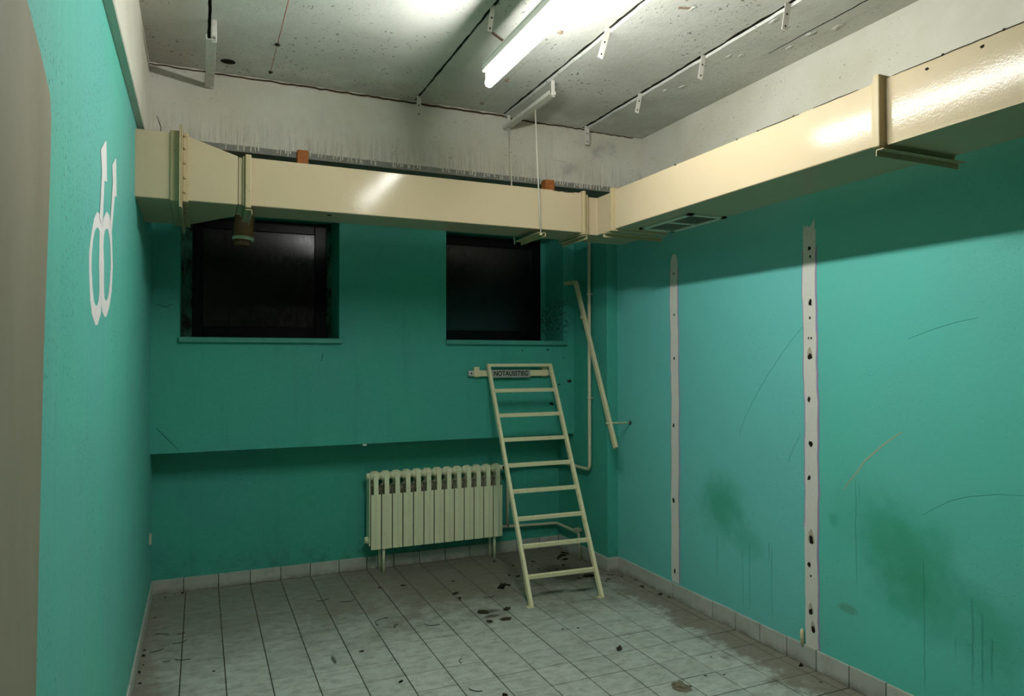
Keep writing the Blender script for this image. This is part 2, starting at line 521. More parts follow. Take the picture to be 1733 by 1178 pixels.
# ------------------------------------------------------------------ floor
bm = NB()
box(bm, XL-0.3, XR+0.3, Y0-0.2, 5.6, -0.15, -0.003)
floor = struct(obj('floor', bm, M['grout']))
TX, TY = 0.20, 0.193
xs = [XL] + [0.118+TX*k for k in range(-1, 14) if XL+0.03 < 0.118+TX*k < XR-0.03] + [XR]
ys = [3.378+TY*k for k in range(-7, 10)]
ys = [y for y in ys if y < YN-0.02] + [YN]
G = 0.005
def tile_mesh(w, d, nm='tile'):
    b = NB()
    box(b, 0, w, 0, d, -0.006, 0.0)
    return b
full = None
def add_tile(x0, x1, y0, y1):
    global full
    w, d = x1-x0-G, y1-y0-G
    isfull = abs(w-(TX-G)) < 1e-4 and abs(d-(TY-G)) < 1e-4
    if isfull and full is not None:
        o = copy(full, floor)
    else:
        o = obj('tile', tile_mesh(w, d), M['tile'], floor, 0.0015)
        if isfull:
            full = o
    o.location = (x0+G/2, y0+G*0.5, random.uniform(-0.0008, 0.0006))
    o.rotation_euler = (random.uniform(-0.0015, 0.0015), random.uniform(-0.0015, 0.0015), random.uniform(-0.002, 0.002))
for j in range(len(ys)-1):
    for i in range(len(xs)-1):
        x1 = xs[i+1]
        if ys[j] > 4.40 and x1 > 2.70:
            x1 = min(x1, 2.70)
            if x1-xs[i] < 0.03:
                continue
        if x1 - xs[i] > 0.01:
            add_tile(xs[i], x1, ys[j], ys[j+1])
bm = NB()
y = ys[0]
while y > Y0+0.05:
    for i in range(len(xs)-1):
        box(bm, xs[i]+G/2, xs[i+1]-G/2, max(y-TY, Y0)+G*0.5, y-G*0.5, -0.006, 0.0)
    y -= TY
o = obj('tiles', bm, M['tile'], floor)
o['kind'] = 'stuff'

# ------------------------------------------------------------------ back wall: niche, overhanging upper wall, white beam
bm = NB()
box(bm, XL-0.25, XR+0.25, YN, 5.6, -0.1, 0.945)
box(bm, XL-0.25, XR+0.25, YO, 5.6, 0.945, ZS)
for a, b in ((XL-0.25, W1[0]), (W1[1], W2[0]), (W2[1], XR+0.25)):
    box(bm, a, b, YO, 5.6, ZS, ZB+0.1)
for a, b in (W1, W2):
    box(bm, a, b, YO, 5.6, ZW, ZB+0.1)
    box(bm, a, b, 5.30, 5.6, ZS, ZW)
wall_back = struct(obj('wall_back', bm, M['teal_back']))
bm = NB()
box(bm, XL-0.25, XR+0.25, YB, 4.98, ZB, 3.3)
obj('beam', bm, M['beam'], wall_back)
# paint drips running over the grey strip of the beam
bm = NB()
x = 0.12
while x < 2.66:
    dens = random.random()
    if not (1.23 < x < 1.33 or 0.46 < x < 0.50) and dens > 0.12:
        w = random.uniform(0.0022, 0.0050)
        zt = 2.70+random.uniform(0.02, 0.09)
        zb = 2.664+random.uniform(-0.003, 0.014)
        sk = random.uniform(-0.004, 0.004)
        sweep(bm, [(x, YB, zt), (x+sk*0.3, YB-0.0006, 2.69), (x+sk, YB-0.0012, zb+0.006), (x+sk, YB, zb)], w, 6, [w*0.4, w*0.8, w*1.15, w*0.5])
    x += random.uniform(0.009, 0.024) if dens > 0.3 else random.uniform(0.02, 0.045)
o = obj('paint_drips', bm, M['white_wall'], wall_back)
o['kind'] = 'stuff'
o['label'] = 'white paint drips hanging over the grey strip of the beam'
# hairline cracks of the back wall
def lines(name, polys, w, nrm, mat, parent):
    for p in polys:
        b = NB()
        ribbon(b, p, w, nrm)
        obj(name, b, mat, parent, fix=False)
lines('crack', [[(-.257, YO, 1.869), (-.243, YO, 1.877), (-.22, YO, 1.863), (-.187, YO, 1.868), (-.164, YO, 1.882)],
                [(-.252, YO, 1.108), (-.215, YO, 1.066), (-.165, YO, 1.009), (-.121, YO, .959)],
                [(.762, YO, 1.573), (.756, YO, 1.545), (.752, YO, 1.520)]], 0.004, (0, -1, 0), M['crack'], wall_back)
lines('crack', [[(-.215, YB, 2.80), (-.205, YB, 2.77), (-.195, YB, 2.74), (-.20, YB, 2.70)],
                [(-.245, YB, 2.70), (-.20, YB, 2.695), (-.16, YB, 2.675), (-.12, YB, 2.665)]], 0.004, (0, -1, 0), M['grime'], wall_back)
# rough chips in the overhang corner
def chip(x, y, z, s, mat, parent, name='chip', flat=(1, 0.25, 0.5)):
    b = NB()
    bmesh.ops.create_icosphere(b, subdivisions=2, radius=s)
    for v in b.verts:
        k = 1+random.uniform(-0.4, 0.4)
        v.co = Vector((v.co.x*flat[0]*k, v.co.y*flat[1]*k, v.co.z*flat[2]*k))
    return obj(name, b, mat, parent, loc=(x, y, z))
for (x, z, s) in [(2.66, 1.36, 0.02), (2.61, 1.54, 0.008), (2.57, 1.335, 0.01), (2.50, 1.185, 0.022), (2.25, 1.60, 0.008), (2.47, 1.605, 0.012)]:
    chip(x, YO, z, s, M['grime'], wall_back)

# ------------------------------------------------------------------ left wall
bm = NB()
bound = [(1.56, 0.0), (1.618, 0.887), (1.66, 1.541), (1.709, 1.906), (1.715, 2.03), (1.700, 2.075), (1.60, 2.124), (1.485, 2.168), (0.41, 2.66)]
def lw(poly, mi):
    f = bm.faces.new([bm.verts.new((XL, y, z)) for y, z in poly])
    f.material_index = mi
lw([(Y0, 0.0)] + bound + [(Y0, 2.66)], 1)
for (ya, za), (yb, zb) in zip(bound, bound[1:]):
    lw([(ya, za), (5.5, za), (5.5, zb), (yb, zb)], 0)
box(bm, XL-0.2, XL-0.004, Y0, 5.5, -0.1, 2.66)
wall_left = struct(obj('wall_left', bm, [M['teal_left'], M['beige']]))
bm = NB()
box(bm, XL-0.2, -0.252, Y0, YB+0.05, 2.645, 3.3)
obj('beam', bm, M['white_wall'], wall_left, 0.004)

XS = XL+0.0004
def face_poly(bm, pts):
    vs = [bm.verts.new((XS, y, z)) for y, z in pts]
    return bm.faces.new(vs)
def ring(bm, outer, inner):
    n = len(outer)
    a = [bm.verts.new((XS, y, z)) for y, z in outer]
    b = [bm.verts.new((XS, y, z)) for y, z in inner]
    for i in range(n):
        bm.faces.new((a[i], a[(i+1) % n], b[(i+1) % n], b[i]))
bm = NB()
XS = XL+0.0014
face_poly(bm, [(2.471, 1.963), (2.520, 2.114), (2.487, 2.175), (2.601, 2.235), (2.624, 2.239), (2.647, 2.112), (2.583, 2.102), (2.542, 1.950)])
face_poly(bm, [(2.743, 1.980), (2.811, 2.148), (2.791, 2.205), (2.893, 2.254), (2.910, 2.256), (2.937, 2.124), (2.880, 2.117), (2.790, 1.970)])
XS = XL+0.0004
lo = [(2.423, 1.972), (2.36, 1.94), (2.302, 1.882), (2.264, 1.827), (2.267, 1.779), (2.292, 1.703), (2.329, 1.661), (2.405, 1.633), (2.452, 1.635), (2.523, 1.672), (2.560, 1.725), (2.560, 1.771), (2.534, 1.832), (2.560, 1.915), (2.539, 1.953), (2.487, 1.976)]
li = [(2.426, 1.926), (2.38, 1.909), (2.345, 1.879), (2.319, 1.835), (2.315, 1.789), (2.339, 1.737), (2.371, 1.701), (2.405, 1.691), (2.44, 1.693), (2.471, 1.709), (2.49, 1.74), (2.483, 1.777), (2.476, 1.824), (2.481, 1.884), (2.486, 1.922), (2.457, 1.928)]
ring(bm, lo, li)
obj('painted_symbol', bm, M['white_paint'], wall_left, fix=False)['label'] = 'white painted symbol, left ring with its stem'
bm = NB()
XS = XL+0.0008
ro = [(2.649, 2.016), (2.573, 1.981), (2.535, 1.94), (2.520, 1.892), (2.535, 1.829), (2.530, 1.763), (2.535, 1.71), (2.557, 1.682), (2.62, 1.668), (2.676, 1.675), (2.752, 1.715), (2.806, 1.768), (2.837, 1.857), (2.809, 1.952), (2.785, 1.993), (2.722, 2.018)]
ri = [(2.652, 1.96), (2.611, 1.949), (2.585, 1.928), (2.574, 1.892), (2.591, 1.839), (2.595, 1.783), (2.602, 1.744), (2.612, 1.728), (2.645, 1.723), (2.682, 1.729), (2.72, 1.754), (2.757, 1.799), (2.778, 1.862), (2.758, 1.926), (2.721, 1.955), (2.686, 1.964)]
ring(bm, ro, ri)
obj('painted_symbol', bm, M['white_paint'], wall_left, fix=False)['label'] = 'white painted symbol, right ring'

# ------------------------------------------------------------------ right wall with the boxed pipe chase
bm = NB()
box(bm, XR, XR+0.25, Y0, 5.5, -0.1, 2.40, 0)
box(bm, XR, XR+0.25, Y0, 5.5, 2.40, 3.3, 1)
wall_right = struct(obj('wall_right', bm, [M['teal_right'], M['white_wall']]))
bm = NB()
box(bm, 2.70, XR+0.02, 4.425, YN+0.02, 0.0, ZB)
obj('pipe_chase', bm, M['teal_back'], wall_right, 0.004)

def plaster_strip(yc, z0, z1, wid, holes, ragged):
    b = NB()
    n = 46
    Lp, Rp = [], []
    for i in range(n+1):
        t = i/n
        z = z0+(z1-z0)*t
        wob = 0.004*math.sin(t*9)+0.002*math.sin(t*31)
        l = yc + wid/2 + wob + random.uniform(-0.0022, 0.0022)
        r = yc - wid/2 + wob + random.uniform(-0.0022, 0.0022)
        if t > 0.975:
            if ragged:
                z += 0.0
            else:
                l -= wid*0.32*(t-0.975)/0.025
                r += wid*0.25*(t-0.975)/0.025
        Lp.append((l, z)); Rp.append((r, z))
    def strip(A, B, x, mat, nm, par):
        q = NB()
        fa = [q.verts.new((x, y, z)) for y, z in A]; fb = [q.verts.new((x, y, z)) for y, z in B]
        ba = [q.verts.new((XR+0.004, y, z)) for y, z in A]; bb = [q.verts.new((XR+0.004, y, z)) for y, z in B]
        for i in range(len(A)-1):
            q.faces.new((fa[i], fa[i+1], fb[i+1], fb[i]))
            q.faces.new((fa[i], ba[i], ba[i+1], fa[i+1]))
            q.faces.new((fb[i], fb[i+1], bb[i+1], bb[i]))
        q.faces.new((fa[0], fb[0], bb[0], ba[0]))
        q.faces.new((fa[-1], ba[-1], bb[-1], fb[-1]))
        return obj(nm, q, mat, par)
    s = strip(Lp, Rp, XR-0.0025, M['plaster'], 'plaster_strip', wall_right)
    # violet undercoat showing along both edges
    e1 = [(r-0.0085-random.uniform(0, 0.004), z) for (r, z) in Rp]
    strip([(r+0.001, z) for r, z in Rp][:-2], e1[:-2], XR-0.0012, M['purple'], 'undercoat_edge', s)
    e2 = [(l+0.006+random.uniform(0, 0.003), z) for (l, z) in Lp]
    strip(e2[int(n*0.3):-2], [(l-0.001, z) for l, z in Lp][int(n*0.3):-2], XR-0.0012, M['purple'], 'undercoat_edge', s)
    for (y, z, r) in holes:
        q = NB()
        k = 9
        c = q.verts.new((XR-0.0030, y, z))
        rim = []
        for i in range(k):
            a = 2*math.pi*i/k
            rr = r*random.uniform(0.6, 1.25)
            rim.append(q.verts.new((XR-0.0031, y+rr*0.85*math.cos(a), z+rr*1.2*math.sin(a))))
        for i in range(k):
            q.faces.new((c, rim[i], rim[(i+1) % k]))
        obj('screw_hole', q, M['hole'], s)
        if r > 0.012:
            q = NB()
            pts = [(y-r*1.2, z-r*0.6), (y+r*1.1, z-r*0.4), (y+r*0.9, z+r*1.9), (y, z+r*3.2), (y-r*0.8, z+r*1.6)]
            q.faces.new([q.verts.new((XR-0.0028, a, c2)) for a, c2 in pts])
            obj('crumbled_patch', q, M['plaster_crumb2'] if random.random() < 0.4 else M['plaster'], s)
    return s
st1 = plaster_strip(3.743, 0.105, 2.205, 0.074, [(3.746, 2.081, .008), (3.742, 1.815, .008), (3.744, 1.535, .009), (3.754, 1.104, .012), (3.758, .624, .014), (3.748, .176, .012), (3.74, 2.0, .004)], False)
st1['label'] = 'bare plaster strip nearer the far corner'
st2 = plaster_strip(2.638, 0.100, 2.175, 0.078, [(2.636, 2.084, .011), (2.631, 2.043, .008), (2.632, 1.813, .014), (2.635, 1.736, .007), (2.646, 1.636, .006), (2.628, 1.635, .007), (2.638, 1.544, .016),
                    (2.646, 1.329, .012), (2.635, 1.107, .017), (2.648, .938, .014), (2.638, .629, .019), (2.653, .503, .013), (2.643, .453, .006), (2.644, .276, .015), (2.632, .192, .014)], True)
st2['label'] = 'bare plaster strip nearer the camera, with drill holes'
# torn top of the strip
bm = NB()
tp = [(2.672, 2.150), (2.672, 2.208), (2.660, 2.190), (2.650, 2.202), (2.638, 2.188), (2.625, 2.196), (2.601, 2.226), (2.604, 2.175), (2.622, 2.152)]
a = [bm.verts.new((XR-0.0035, y, z)) for y, z in tp]
b_ = [bm.verts.new((XR+0.002, y, z)) for y, z in tp]
bm.faces.new(a)
for i in range(len(tp)):
    bm.faces.new((a[i], a[(i+1) % len(tp)], b_[(i+1) % len(tp)], b_[i]))
obj('torn_filler', bm, M['plaster'], st2)
lines('scratch', [[(XR, 2.673, 1.703), (XR, 2.755, 1.633), (XR, 2.84, 1.544), (XR, 2.929, 1.446), (XR, 3.022, 1.326), (XR, 3.103, 1.209), (XR, 3.153, 1.101)],
                  [(XR, 2.105, 1.616), (XR, 1.997, 1.651), (XR, 1.892, 1.678), (XR, 1.801, 1.692)],
                  [(XR, 2.042, .876), (XR, 1.987, .915), (XR, 1.926, .953), (XR, 1.867, .979), (XR, 1.818, .993), (XR, 1.74, 1.013), (XR, 1.60, 1.03)],
                  [(XR, 2.706, 1.145), (XR, 2.747, 1.083), (XR, 2.789, 1.004)]], 0.003, (-1, 0, 0), M['scratch'], wall_right)
lines('scrape', [[(XR, 2.138, 1.213), (XR, 2.193, 1.176), (XR, 2.245, 1.135), (XR, 2.293, 1.092), (XR, 2.326, 1.065), (XR, 2.376, .997), (XR, 2.411, .959), (XR, 2.446, .91)]], 0.008, (-1, 0, 0), M['scrape'], wall_right)

bm = NB()
box(bm, XL-0.3, XR+0.3, Y0-0.2, Y0, -0.1, 3.3)
struct(obj('wall_front', bm, M['beige']))

# ------------------------------------------------------------------ skirting tiles
def skirting(name, boxes, backs):
    root = struct(empty(name))
    for bx in boxes:
        q = NB()
        box(q, *bx)
        obj('tile', q, M['skirt'], root, 0.0015)
    for bk in backs:
        q = NB()
        box(q, *bk)
        obj('mortar_bed', q, M['dark_gap'], root)
    return root
jx = [XL+0.002, -0.095] + [0.118+0.2*k for k in range(0, 13)] + [2.692]
skirting('baseboard_back', [(jx[i]+0.0022, jx[i+1]-0.0022, YN-0.010, YN+0.002, 0.001, 0.090) for i in range(len(jx)-1)], [(XL, 2.70, YN-0.006, YN+0.002, 0.0, 0.0885)])
jy = [2.0] + [2.221, 2.416, 2.608, 2.800, 2.992, 3.184, 3.378, 3.575, 3.77, 3.965, 4.16, 4.355, 4.424]
bb = [(XR-0.010, XR+0.002, jy[i]+0.0022, jy[i+1]-0.0022, 0.001, 0.100+random.uniform(-.002, .002)) for i in range(len(jy)-1)]
jy2 = [4.413, 4.60, 4.80, 5.0, 5.178]
bb += [(2.689, 2.702, jy2[i]+0.0022, jy2[i+1]-0.0022, 0.001, 0.098) for i in range(4)]
bb += [(2.703, 2.784, 4.413, 4.427, 0.001, 0.098)]
yy = 2.0
while yy > 0.5:
    bb.append((XR-0.010, XR+0.002, yy-0.1935, yy-0.0022, 0.001, 0.100)); yy -= 0.195
skirting('baseboard_right', bb, [(XR-0.006, XR+0.002, 0.3, 4.42, 0.0, 0.097), (2.693, 2.702, 4.42, YN-0.01, 0.0, 0.096)])
bb = []
yy = 5.178
while yy > 1.8:
    bb.append((XL-0.002, XL+0.009, yy-0.198, yy-0.0022, 0.001, 0.090)); yy -= 0.1995
skirting('baseboard_left', bb, [(XL-0.002, XL+0.005, 1.7, YN-0.01, 0.0, 0.0885)])

# ------------------------------------------------------------------ ceiling: precast slabs with open joints
bm = NB()
box(bm, XL-0.3, XR+0.3, Y0-0.2, 4.2, ZC+0.05, ZC+0.25)
ceiling = struct(obj('ceiling', bm, M['dark_gap']))
def rough_slab(x0, x1, z, rag0, rag1, y0=Y0, y1=4.11):
    b = NB()
    n = 150
    def edge(x, rag, ph):
        out = []
        for i in range(n+1):
            y_ = y0+(y1-y0)*i/n
            d = rag*(0.5*math.sin(y_*17+ph)+0.35*math.sin(y_*41+ph*2)+random.uniform(-0.55, 0.55))
            out.append((x+d, y_))
        return out
    e0, e1 = edge(x0, rag0, x0*7), edge(x1, rag1, x1*5)
    lo0 = [b.verts.new((x, y_, z)) for x, y_ in e0]; lo1 = [b.verts.new((x, y_, z)) for x, y_ in e1]
    hi0 = [b.verts.new((x, y_, z+0.09)) for x, y_ in e0]; hi1 = [b.verts.new((x, y_, z+0.09)) for x, y_ in e1]
    for i in range(n):
        b.faces.new((lo0[i], lo0[i+1], lo1[i+1], lo1[i]))
        b.faces.new((hi0[i], lo0[i], lo1[i], hi1[i])) if i == 0 else None
        b.faces.new((lo0[i], hi0[i], hi0[i+1], lo0[i+1]))
        b.faces.new((lo1[i], lo1[i+1], hi1[i+1], hi1[i]))
    return obj('ceiling_slab', b, M['ceiling'], ceiling)
rough_slab(XL-0.05, 0.022, ZC, 0.0, 0.002)
slab2 = rough_slab(0.036, 1.160, ZC, 0.001, 0.003)
rough_slab(1.177, 1.738, ZC+0.004, 0.002, 0.003)
rough_slab(1.754, 2.308, ZC-0.013, 0.002, 0.006)
rough_slab(2.332, XR+0.05, ZC-0.024, 0.003, 0.0)
for (xa, xb, z) in ((0.010, 0.040, ZC+0.012), (1.150, 1.185, ZC+0.010), (1.730, 1.757, ZC+0.006), (2.295, 2.335, ZC-0.009)):
    q = NB()
    box(q, xa, xb, Y0, 4.11, z, ZC+0.06)
    obj('joint', q, M['dark_gap'], ceiling)
ck = []
for i in range(40):
    y_ = 2.70-i*0.05
    ck.append((2.583+random.uniform(-0.004, 0.004), y_, ZC-0.024))
lines('crack', [ck], 0.010, (0, 0, -1), M['dark_gap'], ceiling)
lines('crack', [[(2.66+random.uniform(-0.002, 0.002), 2.75-i*0.08, ZC-0.024) for i in range(22)]], 0.004, (0, 0, -1), M['grey_line'], ceiling)
ck = [(XL+0.03+i*0.03, YB, ZC-0.010+random.uniform(-0.003, 0.003)-(0.018 if XL+0.03+i*0.03 > 2.33 else (0.009 if XL+0.03+i*0.03 > 1.755 else 0))) for i in range(100)]
lines('open_joint', [ck], 0.012, (0, -1, 0), M['dark_seam'], wall_back)
# round hole through the second slab
q = NB()
bmesh.ops.create_cone(q, cap_ends=True, segments=20, radius1=0.036, radius2=0.036, depth=0.02)
for v in q.verts:
    v.co.y *= 0.85
hole = obj('hole', q, M['hole'], ceiling, loc=(0.122, 3.935, ZC+0.0085))
# chalk lines struck on the slabs
lines('chalk_line', [[(0.336, 3.99, ZC), (0.338, 3.2, ZC), (0.342, 2.2, ZC), (0.345, 1.5, ZC)]], 0.004, (0, 0, -1), M['red'], ceiling)
lines('chalk_line', [[(1.546, 3.97, ZC+.004), (1.548, 3.2, ZC+.004), (1.55, 2.2, ZC+.004)]], 0.003, (0, 0, -1), M['grey_line'], ceiling)
# slot with a chipped rim
q = NB()
bar(q, (1.90, 2.515, ZC-0.0138), (1.950, 2.50, ZC-0.0138), 0.018, 0.002, (0, 1, 0))
obj('slot', q, M['plaster_crumb'], ceiling)
for (x, y_, s) in [(2.40, 3.30, .02), (2.45, 3.22, .022), (2.42, 2.80, .018), (2.47, 2.76, .02), (2.60, 2.45, .025), (2.66, 2.35, .03), (2.62, 2.6, .02), (2.35, 2.42, .02), (1.96, 2.50, .018)]:
    chip(x, y_, ZC-0.026 if x > 2.33 else ZC-0.014, s*0.8, M['ceiling'], ceiling, 'chip', (0.5, 1.5, 0.18))
for i, (x, y_) in enumerate([(1.546, 3.965), (1.547, 3.583), (1.55, 2.956)]):
    t = tag(chip(x, y_, ZC+0.002, 0.013, M['plaster_crumb'], None, 'wall_plug', (1, 1, 0.7)),
            ['grey plug in the ceiling nearest the white beam, below the lamp end', 'grey plug in the ceiling just below the lit tube end', 'grey plug in the ceiling right of the tube middle'][i], 'plug', 'plugs along the grey chalk line')
for i, (x, y_) in enumerate([(0.336, 3.985), (0.338, 3.62)]):
    t = tag(chip(x, y_, ZC-0.001, 0.012, M['grime'], None, 'wall_plug', (1, 1, 0.7)),
            ['dark plug at the end of the red chalk line on the ceiling', 'dark plug partway along the red chalk line on the ceiling'][i], 'plug', 'plugs along the red chalk line')

# ------------------------------------------------------------------ windows: black-painted panes in deep reveals
def window(n, x0, x1, px0, px1):
    w = struct(empty('window_%d' % n))
    YP = 5.25
    q = NB()
    box(q, x0-0.004, x1+0.02, YO-0.030, YO+0.03, ZS-0.003, ZS+0.030)
    obj('sill', q, M['teal_sill'], w, 0.003)
    q = NB()
    box(q, x0+0.001, x1-0.001, YO+0.03, 5.30, ZS, ZS+0.029)
    obj('sill_board', q, M['mould'], w)
    q = NB()
    if px0 - x0 > 0.01:
        box(q, x0, px0, YP, 5.30, ZS, ZW)
    box(q, px1, x1, YP, 5.30, ZS, ZW)
    obj('reveal_strip', q, M['mould'] if n == 1 else M['teal_back'], w)
    q = NB()
    fwid = 0.085
    zt, zb = 2.50, ZS+0.03
    box(q, px0, px0+fwid*0.8, YP-0.004, 5.30, zb, zt)
    box(q, px1-fwid, px1, YP-0.004, 5.30, zb, zt)
    obj('frame', q, M['black_frame'], w, 0.004)
    q = NB()
    box(q, px0+fwid*0.8, px1-fwid, YP-0.003, 5.30, zb, zb+fwid)
    box(q, px0+fwid*0.8, px1-fwid, YP-0.003, 5.30, 2.43, zt)
    obj('frame_rail', q, M['black_frame'], w, 0.004)
    q = NB()
    box(q, px0+fwid*0.8-0.005, px1-fwid+0.005, YP+0.010, YP+0.03, zb+fwid-0.005, 2.44)
    obj('pane', q, M['black_gloss'], w)
    return w
window(1, W1[0], W1[1], -0.055, 0.835)
window(2, W2[0], W2[1], W2[0]+0.001, 2.565)

# ------------------------------------------------------------------ fluorescent lamp
LX, LZ = 1.182, 2.774
LY0, LY1 = 1.73, 2.955
lamp = thing('fluorescent_lamp', 'lit fluorescent tube lamp hung on wires below the ceiling', 'lamp')
q = NB()
prof = [(-0.030, 0.054), (-0.030, 0.092), (-0.026, 0.096), (0.026, 0.096), (0.030, 0.092), (0.030, 0.054), (0.022, 0.050), (-0.022, 0.050)]
a = [q.verts.new((LX+x, LY0, LZ+z)) for x, z in prof]
b_ = [q.verts.new((LX+x, LY1, LZ+z)) for x, z in prof]
q.faces.new(a); q.faces.new(b_)
for i in range(len(prof)):
    q.faces.new((a[i], a[(i+1) % 8], b_[(i+1) % 8], b_[i]))
hs = obj('housing', q, M['lamp_metal'], lamp, 0.002)
q = NB()
box(q, LX-0.0306, LX+0.0306, LY0+0.002, LY1-0.002, LZ+0.082, LZ+0.0832)
obj('seam', q, M['grime'], hs)
q = NB()
sweep(q, [(LX, LY0+0.018, LZ), (LX, LY1-0.012, LZ)], 0.0195, 20)
obj('tube', q, M['tube'], lamp)
for ye in (LY0, LY1-0.012):
    q = NB()
    box(q, LX-0.015, LX+0.015, ye, ye+0.012, LZ-0.014, LZ+0.052)
    obj('lamp_holder', q, M['lamp_metal'], lamp, 0.005, seg=2)
def twisted(parent, p0, p1, turns=5, amp=0.004, r=0.0022):
    p0, p1 = Vector(p0), Vector(p1)
    d = (p1-p0); L_ = d.length; ax = d.normalized()
    u = ax.cross(Vector((0, 1, 0))).normalized(); v = ax.cross(u)
    q = NB()
    for ph in (0, math.pi):
        pts = []
        for i in range(turns*8+1):
            t = i/(turns*8)
            an = t*turns*2*math.pi+ph
            pts.append(p0+d*t+(u*math.cos(an)+v*math.sin(an))*amp)
        sweep(q, pts, r, 6)
    return obj('hanger_wire', q, M['rust'], parent)
twisted(lamp, (1.172, 2.88, 2.975), (1.182, 2.735, LZ+0.093), 6)
twisted(lamp, (1.172, 2.25, 3.075), (1.182, 2.24, LZ+0.093), 8)

# ------------------------------------------------------------------ steel straps hanging from the ceiling joints
def strap(x, y_, zt, zb, wid, lean, label, group='flat steel straps hanging from the ceiling joints', thick=0.004):
    q = NB()
    bar(q, (0, 0, 0.0), (lean, 0, zb-zt), wid, thick)
    o = tag(obj('ceiling_strap', q, M['strap'], None, 0.001, loc=(x, y_, zt)), label, 'strap', group)
    for f_ in (0.88, 0.52):
        q = NB()
        z = (zb-zt)*f_
        bar(q, (lean*f_, -thick*0.5-0.0006, z-0.004), (lean*f_, -thick*0.5-0.0006, z+0.004), 0.007, 0.001)
        obj('screw_hole', q, M['hole'], o)
    return o
strap(1.172, 4.03, ZC+.03, 2.962, 0.026, 0.0, 'short white strap against the white beam, left of the channel')
strap(1.747, 2.837, ZC+.02, 2.934, 0.028, -0.050, 'white strap above and right of the lamp tube, alone on its joint')
strap(2.324, 4.056, ZC+.02, 2.947, 0.036, 0.0, 'white strap against the beam near the right corner')
strap(2.327, 3.431, ZC+.02, 2.951, 0.026, -0.032, 'smallest leaning strap on the rough joint, nearest the right corner')
strap(2.327, 2.868, ZC+.02, 2.942, 0.028, -0.030, 'middle leaning strap on the rough dark joint')
strap(2.322, 2.300, ZC+.02, 2.946, 0.032, -0.028, 'leaning strap cut by the top edge of the photo')
strap(1.170, 2.86, ZC+.02, 2.965, 0.022, -0.02, 'strap that carries the twisted rusty wire of the lamp')
# hanging channels with two straps each; the right one carries the duct rods
def hanging_channel(xc, label, wid=0.040, y0=3.44):
    ch = thing('hanging_channel', label, 'channel', 'steel channels slung under the ceiling joints')
    xa, xb = xc-wid/2, xc+wid/2
    q = NB()
    box(q, xa, xb, y0, 4.085, 2.979, 2.983)
    obj('channel_web', q, M['strap'], ch, 0.001)
    q = NB(); box(q, xb-0.004, xb, y0, 4.085, 2.983, 3.000); obj('channel_lip', q, M['strap'], ch)
    q = NB(); box(q, xa, xa+0.004, y0, 4.085, 2.983, 3.000); obj('channel_lip', q, M['strap'], ch)
    for y_ in (y0+0.015, 4.065):
        q = NB(); bar(q, (xb-0.009, y_, ZC+0.02), (xb-0.009, y_, 2.975), 0.022, 0.004, (1, 0, 0)); obj('strap', q, M['strap'], ch, 0.001)
    return ch
hanging_channel(1.755, 'white steel channel slung under the ceiling right of the lamp, with rods')
hanging_channel(0.036, 'pale steel channel under the leftmost ceiling joint, near the round hole', 0.044, 3.46)

# ------------------------------------------------------------------ ventilation duct
DZ0, DZB, DZR = 2.293, 2.532, 2.513
duct = thing('ventilation_duct', 'cream sheet-metal duct running along the back and right walls', 'duct')
q = NB(); box(q, XL-0.02, -0.10, 3.72, 4.40, DZ0, 2.612); obj('duct_section', q, M['duct'], duct, 0.003)
q = NB()
A = [(-0.085, y_, z) for y_, z in ((3.72, DZ0), (4.42, DZ0), (4.42, 2.610), (3.72, 2.610))]
B = [(0.163, y_, z) for y_, z in ((3.72, DZ0), (4.03, DZ0), (4.03, DZB), (3.72, DZB))]
a = [q.verts.new(p) for p in A]; b_ = [q.verts.new(p) for p in B]
q.faces.new(a); q.faces.new(b_)
for i in range(4):
    q.faces.new((a[i], a[(i+1) % 4], b_[(i+1) % 4], b_[i]))
obj('transition', q, M['duct'], duct, 0.003)
q = NB(); box(q, 0.165, 0.20, 3.723, 4.00, DZ0+0.002, DZB-0.003); obj('collar', q, M['duct'], duct, 0.003)
q = NB(); box(q, 0.20, 2.10, 3.72, 4.00, DZ0, DZB); obj('duct_section', q, M['duct'], duct, 0.003)
q = NB(); prism(q, [(2.10, 3.750), (2.218, 3.750), (2.218, 3.50), (2.55, 3.50), (2.55, 4.0), (2.10, 4.0)], DZ0-0.004, DZR+0.006); obj('elbow', q, M['duct'], duct, 0.003)
q = NB(); box(q, 2.19, 2.55, 1.745, 3.515, 2.285, DZR); obj('duct_section', q, M['duct'], duct, 0.003)
q = NB(); box(q, 2.19, 2.55, Y0, 1.745, 2.281, DZR); obj('duct_section', q, M['duct'], duct, 0.003)
q = NB(); box(q, 2.186, 2.19, Y0, 1.72, 2.276, 2.284); obj('bottom_seam', q, M['duct_trim'], duct)
# bolted angle flange at the left end
fl = NB()
box(fl, -0.137, -0.098, 3.712, 4.41, DZ0-0.008, 2.622)
fo = obj('flange', fl, M['duct_trim'], duct, 0.002)
q = NB(); box(q, -0.098, -0.091, 3.680, 4.45, DZ0-0.040, 2.645); obj('flange_plate', q, M['duct_trim'], fo, 0.001)
q = NB(); box(q, -0.090, -0.084, 3.682, 4.45, DZ0-0.042, 2.643); obj('flange_plate', q, M['duct_trim'], fo, 0.001)
q = NB(); box(q, -0.084, -0.058, 3.713, 4.43, DZ0-0.008, 2.618); obj('flange_leg', q, M['duct_trim'], fo, 0.002)
def bolt(par, p, axis, r=0.006):
    q = NB()
    p = Vector(p); ax = Vector(axis)
    sweep(q, [p, p+ax*0.008], r, 6)
    obj('bolt', q, M['duct_trim'], par)
for z in (2.33, 2.40, 2.47, 2.54, 2.60):
    bolt(fo, (-0.071, 3.713, z), (0, -1, 0))
